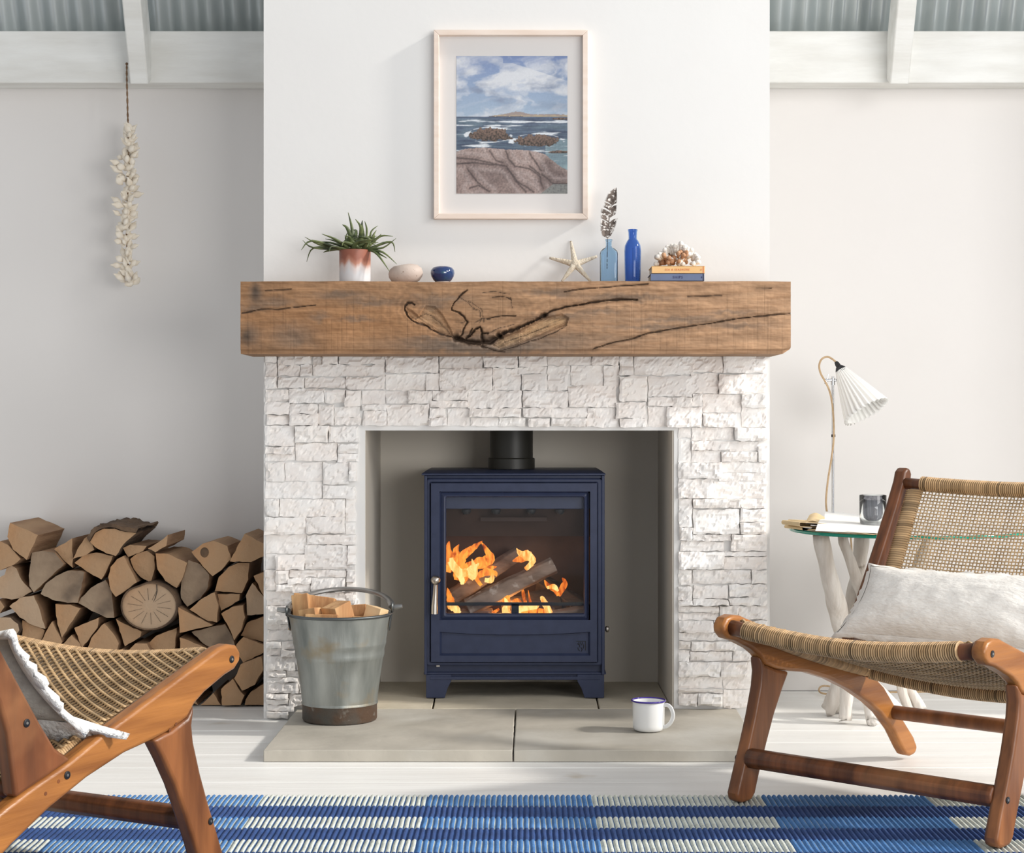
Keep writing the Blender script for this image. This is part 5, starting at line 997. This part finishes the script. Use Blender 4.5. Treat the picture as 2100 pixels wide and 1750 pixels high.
g.lathe([(.001, 0), (.020, .0), (.028, .006), (.0315, .016), (.033, .030), (.0335, .084), (.0325, .0853), (.0310, .084), (.0305, .030), (.028, .0185), (.020, .012), (.001, .010)], tl, 40); g.build('tumbler_glass', 'glass_clear', tu, smooth=True, angle=60)
g = G(); g.lathe([(.001, .0180), (.015, .0200), (.0222, .0270), (.0255, .038), (.0272, .072), (.001, .0725)], tl, 40); g.build('filling', 'candle_grey', tu, smooth=True)

# ================= RUG =================
rg = G(); PIT = .0105; rx0, rx1 = -1.10, 1.30; y_b, y_f = 3.489, 1.9
bands = [3.489, 3.393, 3.298, 3.209, 3.120, 3.03, 2.94, 2.85, 2.76, 2.67, 2.58, 2.49, 2.40, 2.31, 2.22, 2.13, 2.04, 1.9]
nr = int((rx1 - rx0) / PIT); NAVY = (.035, .080, .235); BLUE = (.085, .235, .52); CREAM = (.70, .735, .66); GAPB = (.07, .16, .36)
ys = [];
for a, b in zip(bands[:-1], bands[1:]): ys += [a - .0005, a - .02, a - .045, a - .07, b + .0005]
ys = [y_b + .006] + ys; prof_ = [(0, .0052), (.14, .0072), (.36, .0088), (.60, .0088), (.78, .0074), (.80, .0058), (.98, .0050)]
vs = []; cc = []; npf = len(prof_)
for ji, y in enumerate(ys):
    bi = next((k for k in range(len(bands) - 1) if y <= bands[k] + .01 and y >= bands[k + 1] - .0002), 0)
    for i in range(nr):
        xb = rx0 + i * PIT; xc = xb + PIT / 2; blk = math.floor((xc + .832) / .3285) % 2          # 0 = blue, 1 = cream
        jit = .0012 * math.sin(i * 2.3) 
        for (f, z) in prof_:
            x = xb + f * PIT
            if bi % 2: c = NAVY if f < .8 else (.055, .125, .33)
            elif blk == 1: c = CREAM if f < .8 else GAPB
            else: c = BLUE if f < .8 else CREAM
            yy = y + (jit + .004 * (1 - abs(f - .45) * 2) if ji <= 1 else 0); zz = z if ji else .001
            if ji <= 1 and bi == 0 and ji == 0: c = NAVY
            vs.append((x + .0004 * math.sin(y * 60 + i), yy, zz)); k = 1 + .12 * math.sin(i * 12.9) * math.sin(y * 91); cc.append(tuple(q * k for q in c))
tot = nr * npf; fs = [(j * tot + i, j * tot + i + 1, (j + 1) * tot + i + 1, (j + 1) * tot + i) for j in range(len(ys) - 1) for i in range(tot - 1)]
rg.add(vs, fs, col=cc); nb = len(rg.v); rg.add([(rx0, y_b, .0006), (rx1, y_b, .0006), (rx1, y_f, .0006), (rx0, y_f, .0006)], [(0, 1, 2, 3)], col=NAVY)
tag(rg.build('woven_rug', 'rug', attr=True, recalc=False), 'flat-woven ribbed rug in navy, blue and cream blocks on the white floorboards', 'rug')

# ================= CHAIRS =================
U1 = .573; TH = .028
beam = [(-.045, .369), (-.02, .366), (.0, .359), (.10, .325), (.191, .293), (.27, .266), (.34, .238), (.424, .212), (.483, .190), (.520, .165), (.558, .127), (.60, .085), (.645, .042), (.662, .016), (.652, .002), (.632, 0), (.612, .006), (.598, .020), (.559, .066), (.507, .110), (.459, .139), (.383, .176), (.302, .207), (.217, .230), (.149, .2395), (.105, .248), (.064, .262), (.045, .282), (.019, .297), (-.035, .318), (-.062, .325), (-.076, .337), (-.078, .352), (-.066, .365)]
fleg = [(.045, .2815), (.064, .2615), (.105, .2475), (.149, .239), (.125, .205), (.096, .158), (.070, .105), (.045, .050), (.030, .012), (.018, .001), (-.012, .0), (-.028, .006), (-.031, .020), (-.012, .065), (.010, .115), (.030, .165), (.048, .220), (.052, .248)]
post = [(.335, .240), (.37, .263), (.401, .304), (.429, .345), (.469, .404), (.52, .482), (.565, .555), (.598, .612), (.605, .632), (.616, .641), (.630, .638), (.636, .626), (.632, .606), (.60, .548), (.555, .468), (.51, .392), (.485, .345), (.468, .300), (.460, .255), (.452, .204), (.424, .2125)]
def seat_pt(a, b, off=0):
    """a across 0..1, b front..rear 0..1 on the slung seat"""
    u = .036 + (U1 - .072) * a; v = -.050 + .485 * b; z0 = .362 + (.205 + .018 - .362) * b
    return Vector((u, v, z0 - .020 * math.sin(math.pi * a) - .016 * math.sin(math.pi * b) * (.4 + .6 * math.sin(math.pi * a)) + off))
def back_pt(a, b, off=0):
    u = .036 + (U1 - .072) * a; p0 = Vector((0, .452, .330)); p1 = Vector((0, .605, .604)); p = p0.lerp(p1, b); nrm = Vector((0, .873, -.487)); sag = .020 * math.sin(math.pi * a)
    p = p + nrm * (sag + off); return Vector((u, p.y, p.z))
def wrap(g, P, r, flat, up, pitch=.0046, hue=None):
    """a rod bound with cane: every turn of the cane is a bulge with its own colour"""
    P = smooth_path(P, 8); L = [0]
    for a, b in zip(P[:-1], P[1:]): L.append(L[-1] + (b - a).length)
    n = int(L[-1] / pitch); pts = []; rad = []; cols = []
    for i in range(n):
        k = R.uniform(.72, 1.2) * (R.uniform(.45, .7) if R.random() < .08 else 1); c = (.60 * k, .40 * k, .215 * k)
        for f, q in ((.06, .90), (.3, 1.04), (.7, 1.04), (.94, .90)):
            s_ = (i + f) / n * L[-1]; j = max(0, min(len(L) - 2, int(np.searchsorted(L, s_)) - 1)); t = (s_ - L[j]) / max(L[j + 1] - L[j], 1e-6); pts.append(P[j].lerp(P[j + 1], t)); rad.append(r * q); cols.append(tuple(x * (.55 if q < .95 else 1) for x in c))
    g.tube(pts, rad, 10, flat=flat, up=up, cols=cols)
def make_chair(label, loc, rz, first=None):
    t = thing('lounge_chair', label, 'chair', loc, rz, 'teak and cane lounge chairs')
    if first is not None:
        for ch in first.children:
            c = ch.copy(); C.objects.link(c); c.parent = t
            for gc in ch.children: d = gc.copy(); C.objects.link(d); d.parent = c
        return t
    def part(name, poly, u0, m, bev=.0065):
        g = G(); g.prism(poly, lambda a, b: (u0, a, b), lambda a, b: (u0 + TH, a, b)); return g.build(name, m, t, bevel=bev, local=True, seg=3)
    for u0 in (0, U1 - TH):
        sr = part('side_rail', beam, u0, 'teak_light'); lg = part('front_leg', fleg, u0, 'teak_mid'); po = part('back_post', post, u0, 'teak_dark')
        uo = u0 if u0 == 0 else U1; s_ = -1 if u0 == 0 else 1
        for (v_, z_), par in (((-.051, .343), sr), ((.347, .219), sr), ((.431, .309), po), ((.006, .082), lg)):
            g = G(); g.tube([(uo - s_ * .002, v_, z_), (uo + s_ * .0012, v_, z_), (uo + s_ * .0018, v_, z_)], [.0062, .0062, .0045], 14); g.build('screw', 'dark_metal', par, smooth=True, local=True)
            g = G(); g.tube([(uo + s_ * .0012, v_, z_), (uo + s_ * .0022, v_, z_)], [.0028, .0022], 6); g.v = g.v; g.build('screw', 'steel', par, local=True)
        for v_, z_ in ((.365, .213), (.392, .200), (.095, .256), (.110, .249)):
            g = G(); g.tube([(uo - s_ * .001, v_, z_), (uo + s_ * .0004, v_, z_)], .0030, 10); g.build('peg', 'teak_dark', sr, local=True)
    def rod(name, A_, B_, r, m='teak_dark', flat=1.0, seg=14):
        g = G(); g.tube([A_, B_], r, seg, flat=flat, up=(0, 0, 1)); return g.build(name, m, t, smooth=True, local=True, angle=35)
    a, b = TH - .003, U1 - TH + .003
    g = G(); g.tube([(a, .012, .084), (b, .012, .084)], .0215, 8, flat=.95, up=(0, 0, 1)); g.build('front_stretcher', 'teak_dark', t, bevel=.004, local=True)
    rod('rear_stretcher', (a, .560, .106), (b, .560, .106), .0155, 'teak_mid')
    for nm, v_, z_ in (('front_seat_rail', -.050, .345), ('rear_seat_rail', .430, .212), ('lower_back_rail', .449, .315), ('top_back_rail', .610, .606)):
        s2 = .020 if 'seat' in nm else .0; g = G(); P = []
        for i in range(15):
            f = i / 14; q = math.sin(math.pi * f); u_ = a + (b - a) * f
            if 'seat' in nm: P.append((u_, v_, z_ - .020 * q))
            else: P.append((u_, v_ + .020 * q * .873, z_ - .020 * q * .487))
        g.tube(P, .0150 if 'front' in nm else .0125, 12, up=(0, 0, 1)); g.build(nm, 'teak_dark', t, smooth=True, local=True, angle=0)
    # cane-bound edges
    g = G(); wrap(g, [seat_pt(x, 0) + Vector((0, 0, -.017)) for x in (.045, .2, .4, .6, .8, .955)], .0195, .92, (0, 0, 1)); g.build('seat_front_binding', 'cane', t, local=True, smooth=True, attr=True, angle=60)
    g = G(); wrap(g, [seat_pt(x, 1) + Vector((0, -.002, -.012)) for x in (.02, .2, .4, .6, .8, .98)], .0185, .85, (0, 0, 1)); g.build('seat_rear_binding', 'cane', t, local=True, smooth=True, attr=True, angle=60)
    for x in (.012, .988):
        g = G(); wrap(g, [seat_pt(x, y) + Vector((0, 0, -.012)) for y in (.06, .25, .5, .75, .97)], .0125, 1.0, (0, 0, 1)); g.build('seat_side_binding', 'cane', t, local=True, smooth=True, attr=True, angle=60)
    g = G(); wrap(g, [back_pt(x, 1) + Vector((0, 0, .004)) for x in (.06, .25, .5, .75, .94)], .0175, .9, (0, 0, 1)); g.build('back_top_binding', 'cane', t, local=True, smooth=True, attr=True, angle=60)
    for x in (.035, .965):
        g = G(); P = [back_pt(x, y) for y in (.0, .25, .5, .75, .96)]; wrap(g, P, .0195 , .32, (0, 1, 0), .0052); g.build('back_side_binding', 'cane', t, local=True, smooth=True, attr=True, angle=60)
    # slung seat: close twill of cane cords
    g = G(); nu, nv = 42, 58
    def cane(k=None): k = k or R.uniform(.75, 1.15); return (.60 * k, .42 * k, .235 * k)
    for j in range(nv):
        P = []; y = .025 + (j + .5) / nv * .955
        for i in range(nu * 2 + 1):
            a_ = i / (nu * 2); ph = math.cos(math.pi * (i / 2 - .5 + j)); P.append(seat_pt(a_, y, .0040 * ph))
        g.tube(P, .0034, 4, flat=.55, up=(0, 0, 1), cols=[cane(.95 + .2 * math.sin(j * 7.1))] * len(P))
    for i in range(nu):
        P = []; x = (i + .5) / nu
        for j in range(nv + 1):
            y = .025 + j / nv * .955; P.append(seat_pt(x, y, -.0006))
        g.tube(P, .0028, 4, flat=.6, up=(0, 0, 1), cols=[cane(.46 + .10 * math.sin(i * 5.3))] * len(P))  # warps darkened to stand for shade in the gaps of the weave
    q = g.build('seat_weave', 'cane', t, local=True, smooth=True, attr=True, angle=0, recalc=False); q['kind'] = 'stuff'
    # open cane back
    g = G(); nu, nv = 58, 40
    for j in range(nv):
        y = .01 + (j + .5) / nv * .96; P = [back_pt(.05 + .90 * i / nu, y, .0011 * (1 if (i + j) % 2 else -1)) for i in range(nu + 1)]; g.tube(P, .00175, 4, flat=.6, up=(0, .8, -.45), cols=[cane()] * len(P))
    for i in range(nu):
        x = .05 + .90 * (i + .5) / nu; P = [back_pt(x, .0 + .98 * j / nv, -.0011 * (1 if (i + j) % 2 else -1)) for j in range(nv + 1)]; g.tube(P, .00165, 4, flat=.6, up=(0, .8, -.45), cols=[cane(R.uniform(.6, 1.0))] * len(P))
    q = g.build('back_weave', 'cane', t, local=True, smooth=True, attr=True, angle=0, recalc=False); q['kind'] = 'stuff'
    return t
ra = math.radians(-42.3); ca = (.4287, 3.4447, .0085)
chair_r = make_chair('teak and cane lounge chair at the right, turned towards the camera, with a linen cushion', ca, ra)
la = math.radians(152.0); cb = (-.504, 2.909, .0085)
chair_l = make_chair('teak and cane lounge chair at the left, seen from behind, facing the fireplace', cb, la, chair_r)

def pillow(name, label, loc, rz, c0, c1, wdir_u, thick, mats_, sd_, hem=.012, tails=(0, 0, 0, 0), side=1, fz=.001):
    """cushion whose bottom edge runs through c0 and top edge through c1 in the chair's own (u, v, z)"""
    t = thing(name, label, 'cushion', loc, rz); u0, u1 = wdir_u; c0 = Vector((0, *c0)); c1 = Vector((0, *c1)); upv = c1 - c0; nrm = Vector((0, -upv.z, upv.y)).normalized()
    if nrm.z < 0: nrm = -nrm
    def P(u, v, s_, inset=1.0):
        a, b = u * 2 - 1, v * 2 - 1; pin = (1 - .10 * (a * a) * abs(b) ** 2); x = (u0 + u1) / 2 + (u1 - u0) / 2 * a * (1 - .07 * (1 - b * b)); h = .5 + .5 * b * (1 - .12 * (1 - a * a) * (1 if b > 0 else .4))
        k = (max(0, 1 - abs(a) ** 2.6) ** .5) * (max(0, 1 - abs(b) ** 2.4) ** .55); w_ = .0035 * fbm(a * 5 + sd_, b * 4, sd_) * (1 if k > .05 else 0) + .0045 * math.sin(8 * a + 3 * b) * k * (1 - k)
        p = c0 + upv * h + nrm * (thick * .5 + s_ * (thick * .5 * k + .0012) + w_); p.x = x
        return tuple(p)
    nu_, nv_ = 44, 26
    for s_, nm, mt in ((1, 'front_cover', mats_[0]), (-1, 'back_cover', mats_[1])):
        g = G(); g.grid(nu_, nv_, lambda u, v: P(u, v, s_)); g.build(nm, mt, t, smooth=True, local=True, recalc=False, angle=0)
    # frayed flange running round the seam
    g = G(); loop = [(i / 40, 0) for i in range(40)] + [(1, i / 24) for i in range(24)] + [(1 - i / 40, 1) for i in range(40)] + [(0, 1 - i / 24) for i in range(24)]; vs = []; n = len(loop); cen = Vector(P(.5, .5, 0))
    for (u, v) in loop:
        p = Vector(P(u, v, 0)); dr = Vector(((u - .5) * 2, 0, 0)) + upv.normalized() * ((v - .5) * 2) * .9; dr.normalize(); cf = abs((u - .5) * 2) ** 8 * abs((v - .5) * 2) ** 8
        ti = (0 if u < .5 else 1) + (0 if v < .5 else 2); h_ = hem * (1 + .35 * R.uniform(-1, 1)) + cf * tails[ti]
        q = p + dr * h_ + nrm * cf * tails[ti] * 1.2 + nrm * R.uniform(-.003, .003) + nrm * (-.3 * h_ * side); vs += [tuple(p + nrm * .003), tuple(p - nrm * .003), tuple(q + nrm * fz), tuple(q - nrm * fz)]
    fs = []
    for i in range(n):
        a, b = i * 4, ((i + 1) % n) * 4; fs += [(a, b, b + 2, a + 2), (a + 1, a + 3, b + 3, b + 1), (a + 2, b + 2, b + 3, a + 3)]
    g.add(vs, fs); g.build('frayed_hem', mats_[2], t, local=True, smooth=True, angle=0, recalc=False); return t
pillow('linen_cushion', 'off-white textured linen cushion resting in the right chair', ca, ra, (.322, .275), (.455, .405), (.050, .535), .085, ('linen', 'linen', 'linen'), 3, hem=.014)
pillow('linen_cushion', 'white cushion with a frayed hem and a back coloured as in shade, standing in the left chair', cb, la, (.330, .262), (.455, .402), (.040, .53), .080, ('fringe_white', 'linen_shaded', 'fringe_white'), 8, hem=.040, tails=(.045, .03, .0, .0), fz=.006)
